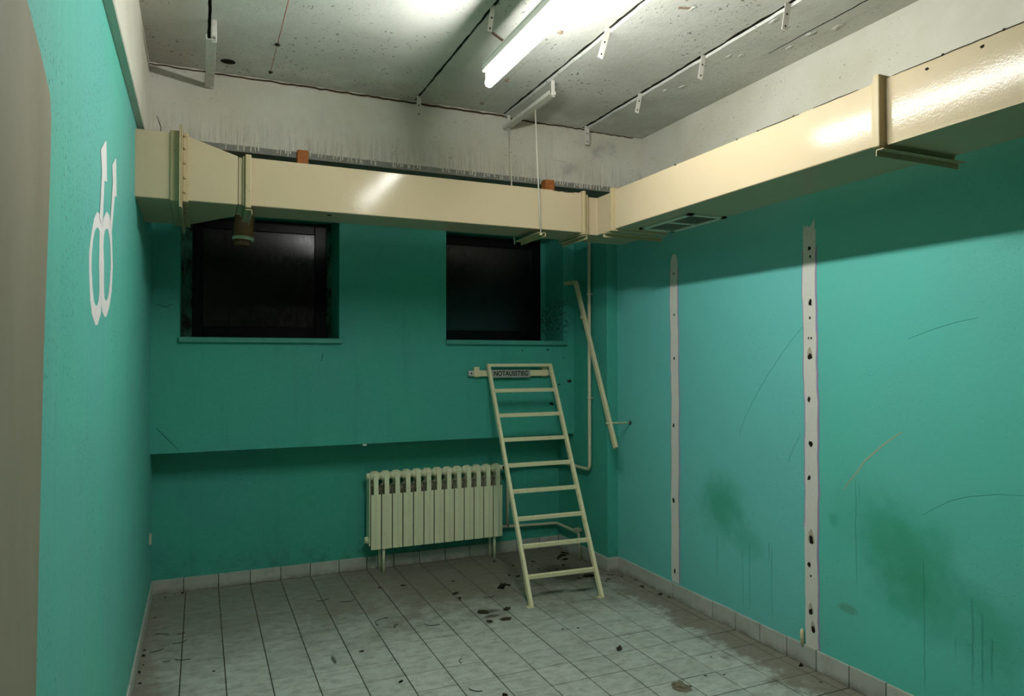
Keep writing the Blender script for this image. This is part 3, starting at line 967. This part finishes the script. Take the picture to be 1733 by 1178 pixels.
for y_ in (3.80, 3.92, 4.04, 4.16, 4.28, 4.38):
    bolt(fo, (-0.071, y_, DZ0-0.008), (0, 0, -1))
def slip(x0, x1, name='flange'):
    q = NB(); box(q, x0, x1, 3.700, 4.01, DZ0-0.014, DZB+0.010); return obj(name, q, M['duct_trim'], duct, 0.004, seg=2)
slip(0.196, 0.224)
q = NB(); box(q, 0.186, 0.194, 3.714, 4.01, DZ0-0.004, DZB+0.002); obj('flange_lip', q, M['duct_trim'], duct)
slip(2.090, 2.112)
q = NB(); box(q, 2.118, 2.140, 3.722, 4.01, DZ0-0.012, DZB-0.006); obj('flange_lip', q, M['duct_trim'], duct, 0.003)
def slipR(y0, y1, out=0.022, dz=0.012):
    q = NB(); box(q, 2.19-out, 2.556, y0, y1, 2.285-dz, DZR+0.012); return obj('flange', q, M['duct_trim'], duct, 0.004, seg=2)
slipR(3.500, 3.524)
q = NB(); box(q, 2.206, 2.556, 3.530, 3.548, 2.282, DZR+0.008); obj('flange_lip', q, M['duct_trim'], duct, 0.003)
slipR(1.730, 1.756, 0.034, 0.014)
q = NB(); box(q, 2.184, 2.552, 1.760, 1.785, 2.283, DZR+0.003); obj('flange_lip', q, M['duct_trim'], duct, 0.001)
# trapeze brackets below
def trapeze(p0, p1, side, w=0.035):
    q = NB(); bar(q, p0, p1, w, 0.004, side)
    p0v, p1v = Vector(p0), Vector(p1)
    sd = Vector(side)*w/2
    bar(q, p0v+sd+Vector((0, 0, -0.010)), p1v+sd+Vector((0, 0, -0.010)), 0.004, 0.022, side)
    return obj('bracket', q, M['duct_trim'], duct, 0.001)
trapeze((1.815, 3.695, 2.268), (1.815, 4.045, 2.268), (1, 0, 0), 0.05)
trapeze((2.105, 3.700, 2.272), (2.105, 4.02, 2.272), (1, 0, 0), 0.028)
trapeze((0.212, 3.700, 2.268), (0.212, 4.03, 2.268), (1, 0, 0), 0.03)
trapeze((2.165, 3.572, 2.270), (2.58, 3.572, 2.270), (0, 1, 0))
trapeze((2.165, 1.735, 2.262), (2.60, 1.735, 2.262), (0, 1, 0), 0.03)
for (x, y_, zt, zb) in ((1.806, 3.690, 2.9785, 2.25), (1.792, 4.035, 2.9785, 2.25)):
    q = NB(); sweep(q, [(x-0.035, y_, zt), (x-0.02, y_, (zt+zb)/2), (x, y_, zb)], 0.0042, 8); obj('hanger_rod', q, M['rod'], duct)
q = NB(); sweep(q, [(1.806, 3.690, 2.25), (1.806, 3.690, 2.262)], 0.010, 6); obj('nut', q, M['duct_trim'], duct)
# supply grille in the underside of the right run
gr = NB()
gx0, gx1, gy0, gy1, gz = 2.305, 2.545, 2.965, 3.425, 2.284
box(gr, gx0, gx1, gy0, gy0+0.03, gz-0.008, gz+0.002); box(gr, gx0, gx1, gy1-0.03, gy1, gz-0.008, gz+0.002)
box(gr, gx0, gx0+0.03, gy0, gy1, gz-0.008, gz+0.002); box(gr, gx1-0.03, gx1, gy0, gy1, gz-0.008, gz+0.002)
box(gr, gx0+0.02, gx1-0.02, (gy0+gy1)/2-0.012, (gy0+gy1)/2+0.012, gz-0.007, gz+0.002)
go = obj('vent_grille', gr, M['grille'], duct)
q = NB(); box(q, gx0+0.03, gx1-0.03, gy0+0.03, gy1-0.03, gz-0.0005, gz+0.001); obj('grille_back', q, M['grime'], go)
for half in (0, 1):
    ya = gy0+0.03 if half == 0 else (gy0+gy1)/2+0.012
    yb = (gy0+gy1)/2-0.012 if half == 0 else gy1-0.03
    k = 9
    for i in range(k):
        yc = ya+(yb-ya)*(i+0.5)/k
        q = NB(); bar(q, (gx0+0.03, yc, gz-0.004), (gx1-0.03, yc, gz-0.004), 0.012, 0.0015, (0, 1, 0.35)); obj('slat', q, M['grille'], go)
# grime blisters along the top edge
for (y_, z, s) in [(2.93, DZR, .006), (1.575, DZR-0.026, .006), (1.395, DZR-0.024, .006), (2.48, DZR, .004), (2.35, DZR, .004), (2.15, DZR, .004), (1.52, DZR, .005), (1.33, DZR, .005)]:
    chip(2.189, y_, z, s, M['grime'], duct, 'rust_blister', (0.3, 1, 0.8))
lines('dirt_seam', [[(2.1885, 2.36-i*0.03, DZR-0.001+random.uniform(-.001, .001)) for i in range(9)], [(2.1885, 2.05-i*0.03, DZR-0.001+random.uniform(-.001, .001)) for i in range(8)],
                    [(2.1885, 1.70-i*0.03, DZR-0.001+random.uniform(-.001, .001)) for i in range(20)]], 0.0035, (-1, 0, 0), M['grime'], duct)
lines('dirt_seam', [[(1.90+i*0.02, 3.7185, DZB-0.002+random.uniform(-.003, .002)) for i in range(8)]], 0.006, (0, -1, 0), M['grime'], duct)
chip(0.618, 3.80, DZ0, 0.012, M['grime'], duct, 'rust_blister', (1, 1, 0.3))
# wooden packing between duct and beam
tag(obj('wood_block', (lambda q: (box(q, 0.470, 0.528, 3.93, 3.99, DZB+0.001, ZB), q)[1])(NB()), M['wood'], None, 0.002), 'orange wooden block on the duct above the left window', 'block', 'wooden packing on the duct')
tag(obj('wood_block', (lambda q: (box(q, 1.955, 2.02, 3.93, 3.99, DZB+0.001, ZB-0.01), q)[1])(NB()), M['wood'], None, 0.002), 'orange wooden block on the duct beside the front hanger rod', 'block', 'wooden packing on the duct')

# ------------------------------------------------------------------ brown drain pipe end in the left window bay
dp = thing('drain_pipe', 'brown plastic drain pipe ending below the duct before the left window', 'pipe')
ax0, ax1 = Vector((0.245, 4.40, 2.659)), Vector((0.222, 4.385, 2.235))
q = NB(); sweep(q, [ax0, ax1], 0.055, 28); obj('pipe_body', q, M['drain'], dp)
q = NB(); d_ = (ax1-ax0).normalized(); sweep(q, [ax1-d_*0.010, ax1-d_*0.004, ax1+d_*0.006, ax1+d_*0.012], 0.059, 28, [0.056, 0.0605, 0.0605, 0.056]); obj('seal_ring', q, M['ring'], dp)
q = NB(); sweep(q, [ax1, ax1+d_*0.035+Vector((-0.006, 0, 0)), ax1+d_*0.045+Vector((-0.006, 0, 0))], 0.05, 28, [0.05, 0.05, 0.042]); obj('inner_pipe', q, M['glass_bit'], dp)

# ------------------------------------------------------------------ radiator
rad = thing('radiator', 'cream sectional radiator on legs under the windows', 'radiator')
RX0, PITCH, NSEC = 1.113, 0.0785, 13
FY, BY = 5.030, 5.150
def section_parts():
    pr = {}
    q = NB()   # rear body with hubs
    box(q, 0.028, 0.050, FY+0.010, BY, 0.19, 0.70)
    sweep(q, [(0.0, 5.092, 0.690), (0.010, 5.092, 0.690), (0.020, 5.092, 0.690), (0.058, 5.092, 0.690), (0.068, 5.092, 0.690), (PITCH-0.0005, 5.092, 0.690)], 0.03, 18, [0.026, 0.027, 0.036, 0.036, 0.027, 0.026])
    sweep(q, [(0.0, 5.092, 0.235), (PITCH-0.0005, 5.092, 0.235)], 0.027, 14)
    pr['body'] = (q, 'radiator')
    q = NB()   # wide front plate with a shallow central ridge
    z0, z1 = 0.175, 0.565
    prof = [(0.0035, FY+0.004), (0.030, FY+0.002), (0.039, FY-0.003), (0.048, FY+0.002), (PITCH-0.0035, FY+0.004), (PITCH-0.0035, FY+0.012), (0.0035, FY+0.012)]
    prism(q, prof, z0, z1)
    pr['front_plate'] = (q, 'radiator')
    q = NB()   # upper stem that bends back into the hub
    st = [(FY+0.004, 0.560), (FY+0.004, 0.640), (FY+0.010, 0.685), (FY+0.022, 0.712), (FY+0.045, 0.726), (FY+0.075, 0.726)]
    for (a, b) in zip(st, st[1:]):
        vs = []
        for (y_, z) in (a, b):
            for x in (0.023, 0.056):
                vs.append(q.verts.new((x, y_, z)))
        for (y_, z) in (a, b):
            for x in (0.023, 0.056):
                vs.append(q.verts.new((x, y_+0.012, z-0.010)))
        q.faces.new((vs[0], vs[1], vs[3], vs[2])); q.faces.new((vs[0], vs[2], vs[6], vs[4])); q.faces.new((vs[1], vs[5], vs[7], vs[3]))
    pr['upper_stem'] = (q, 'radiator')
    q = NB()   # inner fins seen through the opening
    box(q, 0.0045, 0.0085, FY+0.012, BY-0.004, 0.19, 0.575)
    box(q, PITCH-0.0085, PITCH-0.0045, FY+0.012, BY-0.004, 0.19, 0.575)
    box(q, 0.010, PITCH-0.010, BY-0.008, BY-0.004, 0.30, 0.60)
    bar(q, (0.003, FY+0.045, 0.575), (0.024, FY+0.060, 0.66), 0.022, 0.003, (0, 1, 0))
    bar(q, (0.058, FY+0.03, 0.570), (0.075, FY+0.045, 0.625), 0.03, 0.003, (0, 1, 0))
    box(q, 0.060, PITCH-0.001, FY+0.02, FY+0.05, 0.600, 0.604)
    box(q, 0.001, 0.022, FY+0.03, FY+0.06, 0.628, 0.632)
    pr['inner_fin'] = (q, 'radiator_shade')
    return pr
sec0 = empty('section'); sec0.parent = rad
kids = {}
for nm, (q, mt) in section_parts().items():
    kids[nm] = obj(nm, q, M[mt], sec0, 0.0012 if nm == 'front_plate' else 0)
secs = [sec0]
for i in range(1, NSEC):
    s = copy(sec0, rad)
    for c in kids.values():
        copy(c, s)
    secs.append(s)
for i, s in enumerate(secs):
    s.location = (RX0+PITCH*i, 0, 0)
q = NB(); sweep(q, [(RX0-0.022, 5.092, 0.690), (RX0, 5.092, 0.690)], 0.026, 16, [0.022, 0.027]); obj('end_plug', q, M['radiator'], rad)
q = NB(); sweep(q, [(RX0-0.030, 5.092, 0.235), (RX0, 5.092, 0.235)], 0.024, 16); obj('end_plug', q, M['radiator'], rad)
q = NB(); box(q, RX0-0.008, RX0+0.0, FY+0.016, BY-0.01, 0.20, 0.68); obj('end_plate', q, M['radiator'], rad, 0.002)
for (x, y_) in ((1.213, 5.060), (1.203, 5.140), (2.078, 5.070), (2.070, 5.145)):
    q = NB(); sweep(q, [(x, y_, 0.0), (x, y_, 0.24)], 0.0105, 12); obj('leg', q, M['radiator'], rad)
q = NB(); sweep(q, [(RX0+PITCH*NSEC, 5.092, 0.690), (RX0+PITCH*NSEC+0.035, 5.092, 0.690)], 0.020, 14); vo = obj('valve', q, M['radiator'], rad)
q = NB(); sweep(q, [(RX0+PITCH*NSEC+0.030, 5.085, 0.690), (RX0+PITCH*NSEC+0.030, 5.045, 0.690)], 0.017, 14); obj('valve_knob', q, M['grime'], vo)

# ------------------------------------------------------------------ pipes
XP = RX0+PITCH*NSEC+0.035
hp = thing('heating_pipe', 'cream riser pipe in the corner, bending to the radiator top', 'pipe')
q = NB(); sweep(q, fillet([(2.668, 4.63, ZB-0.005), (2.668, 4.63, 0.705), (2.668, 5.13, 0.700), (XP+0.12, 5.13, 0.700), (XP, 5.092, 0.690)], 0.045, 6), 0.0125, 14); obj('pipe_run', q, M['pipe'], hp)
for z in (2.02, 1.24):
    q = NB(); sweep(q, [(2.700, 4.63, z), (2.668, 4.63, z)], 0.005, 8); sweep(q, [(2.668, 4.63, z-0.007), (2.668, 4.63, z+0.007)], 0.016, 14); obj('pipe_clip', q, M['pipe'], hp)
rp = thing('return_pipe', 'low pale pipe from the radiator foot to the floor behind the ladder', 'pipe')
q = NB(); sweep(q, fillet([(RX0+PITCH*NSEC, 5.092, 0.235), (XP+0.03, 5.15, 0.215), (2.662, 5.15, 0.200), (2.662, 4.79, 0.200), (2.668, 4.79, 0.0)], 0.03, 5), 0.011, 14); obj('pipe_run', q, M['pipe'], rp)
q = NB(); sweep(q, [(2.222, 5.14, 0.690), (2.222, 5.146, 0.212)], 0.012, 14); obj('bypass', q, M['pipe'], rp)
q = NB()
for k in range(3):
    pts = []
    for i in range(22):
        a_ = i*0.9+k
        pts.append((2.655+0.030*math.cos(a_)*random.uniform(.4, 1), 4.80+0.05*math.sin(a_*1.3)*random.uniform(.4, 1), 0.212+random.uniform(0.0, 0.022)))
    sweep(q, pts, 0.0022, 5)
tag(obj('wire_tangle', q, M['plastic'], None), 'pale tangle of string on the low pipe bend behind the ladder', 'string')

# ------------------------------------------------------------------ ladder, its wall bar and the sign
ld = thing('ladder', 'narrow cream steel ladder of eight rungs leaning on the wall bar', 'ladder')
LF, RF = Vector((1.880, 3.985, 0.0)), Vector((2.372, 3.965, 0.0))
LT, RT = Vector((1.945, 4.862, 1.488)), Vector((2.455, 4.862, 1.488))
def rail(p0, p1, mirror):
    q = NB()
    bar(q, p0, p1, 0.022, 0.034)
    return obj('side_rail', q, M['ladder'], ld, 0.0025)
rail(LF, LT, 1); rail(RF, RT, -1)
for z in (.155, .323, .480, .643, .804, .969, 1.132, 1.304):
    t = z/1.488
    a_, b_ = LF.lerp(LT, t), RF.lerp(RT, t)
    q = NB()
    bar(q, a_+Vector((0.008, 0, 0)), b_-Vector((0.008, 0, 0)), 0.022, 0.026, (0, 1, 0.12))
    obj('rung', q, M['ladder'], ld, 0.002)
q = NB(); bar(q, LT+Vector((-0.011, 0, 0)), RT+Vector((0.011, 0, 0)), 0.028, 0.022, (0, 1, 0)); obj('top_bar', q, M['ladder'], ld, 0.002)
for p in (LF, RF):
    q = NB(); bar(q, p+Vector((-0.028, 0.0, 0.002)), p+Vector((0.014, 0.0, 0.002)), 0.034, 0.004, (0, 1, 0)); obj('foot_plate', q, M['ladder'], ld)
wb = thing('ladder_bar', 'flat cream steel bar with lugs on the wall behind the ladder top', 'bracket')
q = NB(); box(q, 1.845, 2.455, 4.893, 4.899, 1.405, 1.450); obj('bar', q, M['ladder'], wb, 0.001)
for (xa, xb) in ((1.803, 1.848), (2.452, 2.497)):
    q = NB(); box(q, xa, xb, 4.897, 4.901, 1.408, 1.448); lu = obj('lug', q, M['strap'], wb, 0.001)
    q = NB(); sweep(q, [((xa+xb)/2, 4.8972, 1.428), ((xa+xb)/2, 4.8958, 1.428)], 0.006, 10); obj('lug_hole', q, M['hole'], lu)
for x in (1.87, 2.43):
    q = NB(); box(q, x-0.02, x+0.02, 4.899, YO, 1.40, 1.475); obj('standoff', q, M['ladder'], wb, 0.001)
sg = thing('sign', 'small grey sign with black lettering between the ladder rails', 'sign')
q = NB(); box(q, 1.976, 2.299, 4.886, 4.891, 1.394, 1.453); obj('plate', q, M['sign'], sg, 0.001)
cu = bpy.data.curves.new('lettering', 'FONT')
cu.body = 'NOTAUSSTIEG'
cu.size = 0.05
cu.extrude = 0.0006
cu.offset = 0.0009
cu.align_x = 'CENTER'; cu.align_y = 'CENTER'
cu.materials.append(M['ink'])
tx = bpy.data.objects.new('lettering', cu)
COL.objects.link(tx)
bpy.context.view_layer.update()
dg = bpy.context.evaluated_depsgraph_get()
lm = bpy.data.meshes.new_from_object(tx.evaluated_get(dg))
w_, h_ = tx.dimensions.x, tx.dimensions.y
bpy.data.objects.remove(tx)
bpy.data.curves.remove(cu)
lm.name = 'lettering'
if not lm.materials:
    lm.materials.append(M['ink'])
tx = bpy.data.objects.new('lettering', lm)
COL.objects.link(tx)
tx.parent = sg
tx.scale = (0.280/max(w_, 1e-4), 0.037/max(h_, 1e-4), 1)
tx.rotation_euler = (math.pi/2, 0, 0)
tx.location = (2.140, 4.8855, 1.4235)

# ------------------------------------------------------------------ handrail in the corner
hr = thing('handrail', 'sloping cream handrail bar on brackets in the right corner', 'handrail')
H0, H1 = Vector((2.62, 4.752, 2.122)), Vector((2.62, 4.188, 0.920))
q = NB(); bar(q, H0, H1, 0.024, 0.036); obj('rail_bar', q, M['rail'], hr, 0.003)
q = NB(); bar(q, (2.622, YO, 2.127), H0+Vector((0, -0.012, -0.004)), 0.022, 0.028); obj('top_return', q, M['rail'], hr, 0.002)
hmid = H0.lerp(H1, 0.225)
q = NB(); sweep(q, [hmid, hmid+Vector((0.022, 0.045, 0)), (2.70, hmid.y+0.066, hmid.z-0.005)], 0.006, 8); sweep(q, [hmid+Vector((-0.024, 0, -0.006)), hmid+Vector((-0.012, 0, -0.006))], 0.014, 10); obj('bracket', q, M['rail'], hr)
hl = H0.lerp(H1, 0.865)
q = NB(); sweep(q, [hl+Vector((-0.03, 0, 0.002)), hl+Vector((0.012, 0, 0.002)), (XR, hl.y-0.005, hl.z)], 0.0065, 8); obj('bracket', q, M['rail'], hr)
q = NB(); 
sweep(q, [(XR-0.004, hl.y-0.005, hl.z), (XR, hl.y-0.005, hl.z)], 0.014, 10); obj('chipped_hole', q, M['grime'], hr)

# ------------------------------------------------------------------ small fixtures
q = NB(); box(q, XL, XL+0.012, 4.90, 4.955, 0.392, 0.455)
tag(obj('wall_plate', q, M['plastic'], None, 0.003), 'small ivory wall plate low on the left wall near the corner', 'plate')
q = NB(); sweep(q, [(XR-0.012, 2.692, 0.102), (XR-0.014, 2.692, 0.166), (XR-0.013, 2.692, 0.176)], 0.010, 10, [0.0095, 0.0095, 0.005])
tag(obj('wall_peg', q, M['ladder'], None), 'short pale peg on the skirting beside the near plaster strip', 'peg')
q = NB(); box(q, 2.088, 2.190, YB-0.006, YB+0.002, 2.826, 2.975)
cp = tag(obj('cover_plate', q, M['beam'], None, 0.002), 'painted-over rectangular cover plate on the white beam', 'plate')
q = NB(); box(q, 2.100, 2.178, YB-0.0075, YB-0.005, 2.838, 2.963); obj('plate_face', q, M['beam'], cp, 0.001)
q = NB(); box(q, 1.035, 1.062, YO+0.002, YO+0.04, 0.930, 0.9448)
tag(obj('plaster_flake', q, M['plaster'], None, 0.002), 'white plaster flake under the edge of the overhanging wall', 'flake')

# ------------------------------------------------------------------ litter on the floor
ORD = ['leftmost', 'second from the left', 'third from the left', 'fourth from the left', 'fifth from the left', 'sixth from the left', 'seventh from the left', 'eighth from the left', 'ninth from the left', 'rightmost']
def ordered(pts):
    def key(p):
        d = Vector((p[0], p[1], -CAM_H))
        return d.dot(rt)/d.dot(fw)
    ps = sorted(pts, key=key)
    return [(ORD[-1] if i == len(ps)-1 else ORD[i],) + tuple(p) for i, p in enumerate(ps)]
def clump(x, y_, s, label, group, mat='soil', flat=0.35):
    q = NB()
    bmesh.ops.create_icosphere(q, subdivisions=2, radius=s)
    rz = random.uniform(0, 6.28)
    sx, sy = random.uniform(0.8, 1.5), random.uniform(0.5, 0.9)
    for v in q.verts:
        k = random.uniform(0.45, 1.25)
        v.co = Vector((v.co.x*sx*k, v.co.y*sy*k, max(v.co.z*flat*k, -s*0.05)+s*0.05))
    o = obj('dirt_clump', q, M[mat], None, loc=(x, y_, 0.0))
    o.rotation_euler.z = rz
    return tag(o, label, 'dirt', group)
def twig(x, y_, L_, ang, label, group, r=0.0016, mat='soil'):
    q = NB()
    pts = []
    c = random.choice((-1, 1))*random.uniform(0.5, 1.4)
    for i in range(6):
        t = i/5-0.5
        pts.append((t*L_, c*L_*(t*t)+random.uniform(-.002, .002), r+abs(random.uniform(0, 0.003))))
    sweep(q, pts, r, 5)
    o = obj('twig', q, M[mat], None, loc=(x, y_, 0.0))
    o.rotation_euler.z = ang
    return tag(o, label, 'twig', group)
def leaf(x, y_, s, ang, label, group):
    q = NB()
    n = 7
    rows = []
    for i in range(n):
        t = i/(n-1)
        w = s*0.42*math.sin(math.pi*min(1, t*0.92+0.04))*random.uniform(0.7, 1.2)
        z = 0.003+0.25*s*(t-0.5)**2+random.uniform(0, 0.004)
        rows.append([q.verts.new(((t-0.5)*s*1.5, -w, z+0.006*random.random())), q.verts.new(((t-0.5)*s*1.5, 0, z-0.002)), q.verts.new(((t-0.5)*s*1.5, w, z+0.006*random.random()))])
    for a_, b_ in zip(rows, rows[1:]):
        for k in range(2):
            q.faces.new((a_[k], a_[k+1], b_[k+1], b_[k]))
    o = obj('dry_leaf', q, M['leaf'], None, loc=(x, y_, 0.0))
    so = o.modifiers.new('thick', 'SOLIDIFY'); so.thickness = 0.0012
    o.rotation_euler.z = ang
    return tag(o, label, 'leaf', group)
zone1 = [(2.046, 4.993, .016), (2.133, 4.836, .015), (2.309, 4.868, .014), (2.253, 4.763, .012), (2.010, 4.630, .014), (2.061, 4.583, .016), (2.269, 4.690, .010), (2.478, 4.694, .014), (2.17, 4.72, .008), (2.38, 4.61, .010)]
for w, x, y_, s in ordered(zone1):
    clump(x, y_, s, 'dark dirt crumb behind the ladder near the radiator, ' + w, 'crumbs behind the ladder')
for w, x, y_, s in ordered([(2.640, 4.975, .030), (2.600, 4.93, .026), (2.553, 4.900, .028), (2.557, 4.820, .024), (2.52, 4.86, .014)]):
    clump(x, y_, s, 'black clod of dirt in the heap before the pipe foot, ' + w, 'clods by the pipe foot')
for w, x, y_, s in ordered([(2.605, 4.271, .014), (2.729, 4.286, .016), (2.726, 4.036, .018), (2.747, 3.853, .024), (2.773, 4.18, .011), (2.681, 4.341, .012), (2.763, 3.79, .012), (2.66, 4.36, .012), (2.57, 4.235, .012)]):
    clump(x, y_, s, 'brown crumb on the floor along the far right skirting, ' + w, 'crumbs along the right skirting', 'leaf')
clump(1.868, 4.423, .050, 'wide black clod of dirt left of the ladder', None, flat=0.22)
clump(1.915, 4.435, .022, 'small black clod touching the wide clod left of the ladder', None, flat=0.3)
clump(2.520, 4.385, .034, 'thick black clod beside the right ladder rail', None)
clump(2.431, 4.366, .016, 'thin dark smear of dirt under the lowest rung', None, flat=0.2)
clump(1.661, 3.858, .034, 'dark flat clod in front of the left ladder foot', None, 'leaf', 0.18)
clump(1.575, 4.020, .045, 'long brown scab of dirt, larger one left of the ladder foot', None, 'leaf', 0.12)
clump(1.552, 3.870, .025, 'rounded brown scab of dirt nearest the camera left of the ladder', None, 'leaf', 0.15)
clump(2.061, 2.733, .062, 'grey brown heap of mortar crumbs at the bottom of the photo', None, 'mortar', 0.16)
clump(2.748, 2.679, .016, 'dark lump by the right skirting under the near plaster strip', None, flat=0.8)
clump(1.278, 2.994, .018, 'dark scrap on the floor cut by the lower photo edge', None, flat=0.4)
clump(1.264, 4.714, .015, 'single black crumb before the radiator middle', None)
clump(1.108, 4.735, .013, 'brown crumb below the left radiator leg', None, 'leaf')
clump(0.880, 3.317, .013, 'round black crumb on a front tile left of centre', None, flat=0.6)
clump(0.781, 3.741, .013, 'dark crumb beside a stained tile joint, left of centre', None, 'leaf')
for w, x, y_, s in ordered([(-0.239, 4.724, .010), (-0.261, 4.143, .014), (-0.267, 3.933, .014), (-0.262, 4.22, .009), (-0.255, 4.02, .009), (-0.255, 3.80, .010), (-0.2, 5.10, .010), (-0.15, 5.14, .008), (-0.10, 5.15, .013)]):
    clump(x, y_, s, 'dark dirt crumb along the left wall and corner, ' + w, 'crumbs along the left wall', 'soil' if random.random() < 0.6 else 'leaf')
for w, x, y_, s in ordered([(0.325, 5.165, .008), (0.068, 3.799, .010), (1.602, 4.662, .014), (2.334, 2.757, .008), (2.243, 2.784, .007), (2.409, 2.946, .006), (2.698, 2.508, .007), (1.888, 3.585, .008), (1.977, 3.569, .008)]):
    clump(x, y_, s, 'tiny dark speck lying alone on the open floor, ' + w, 'scattered specks')
tw = [(-0.183, 4.425, .08, -.5), (-0.089, 4.383, .04, .3), (-0.086, 4.249, .08, .5), (-0.200, 4.175, .07, .4), (-0.080, 4.000, .08, -.35), (-0.151, 4.013, .035, .1)]
for w, x, y_, L_, an in ordered(tw):
    twig(x, y_, L_, an, 'thin dark twig on the tiles beside the left wall, ' + w, 'twigs by the left wall', 0.0015)
for x, y_, L_, an, lb in [(0.949, 4.136, .13, .9, 'curled dark twig on a tile joint left of centre'), (1.024, 4.02, .05, 1.0, 'short twig right of the curled twig'), (1.219, 3.933, .09, -.5, 'pale thin twig on the middle tiles'),
                          (1.208, 3.421, .06, 1.2, 'short upright twig on a front tile'), (1.163, 3.085, .07, -.8, 'twig near the lower photo edge, centre'), (0.866, 4.535, .09, .1, 'straight twig on the dusty tiles before the radiator'),
                          (1.717, 4.248, .08, .1, 'twig on a tile joint left of the ladder'), (0.72, 4.62, .08, .2, 'faint twig on the tiles left of the radiator leg')]:
    twig(x, y_, L_, an, lb, None, 0.0018, 'leaf')
for x, y_, s, an, lb in [(2.029, 3.217, .040, .8, 'small dry leaf alone on the front tiles'), (1.532, 4.406, .035, .4, 'dry leaf on a tile joint, left of the ladder'), (1.523, 4.30, .025, 1.5, 'dry leaf scrap just below the leaf on the joint'),
                         (1.723, 4.001, .035, .2, 'dry leaf scrap between the brown scabs and the ladder foot')]:
    leaf(x, y_, s, an, lb, None)
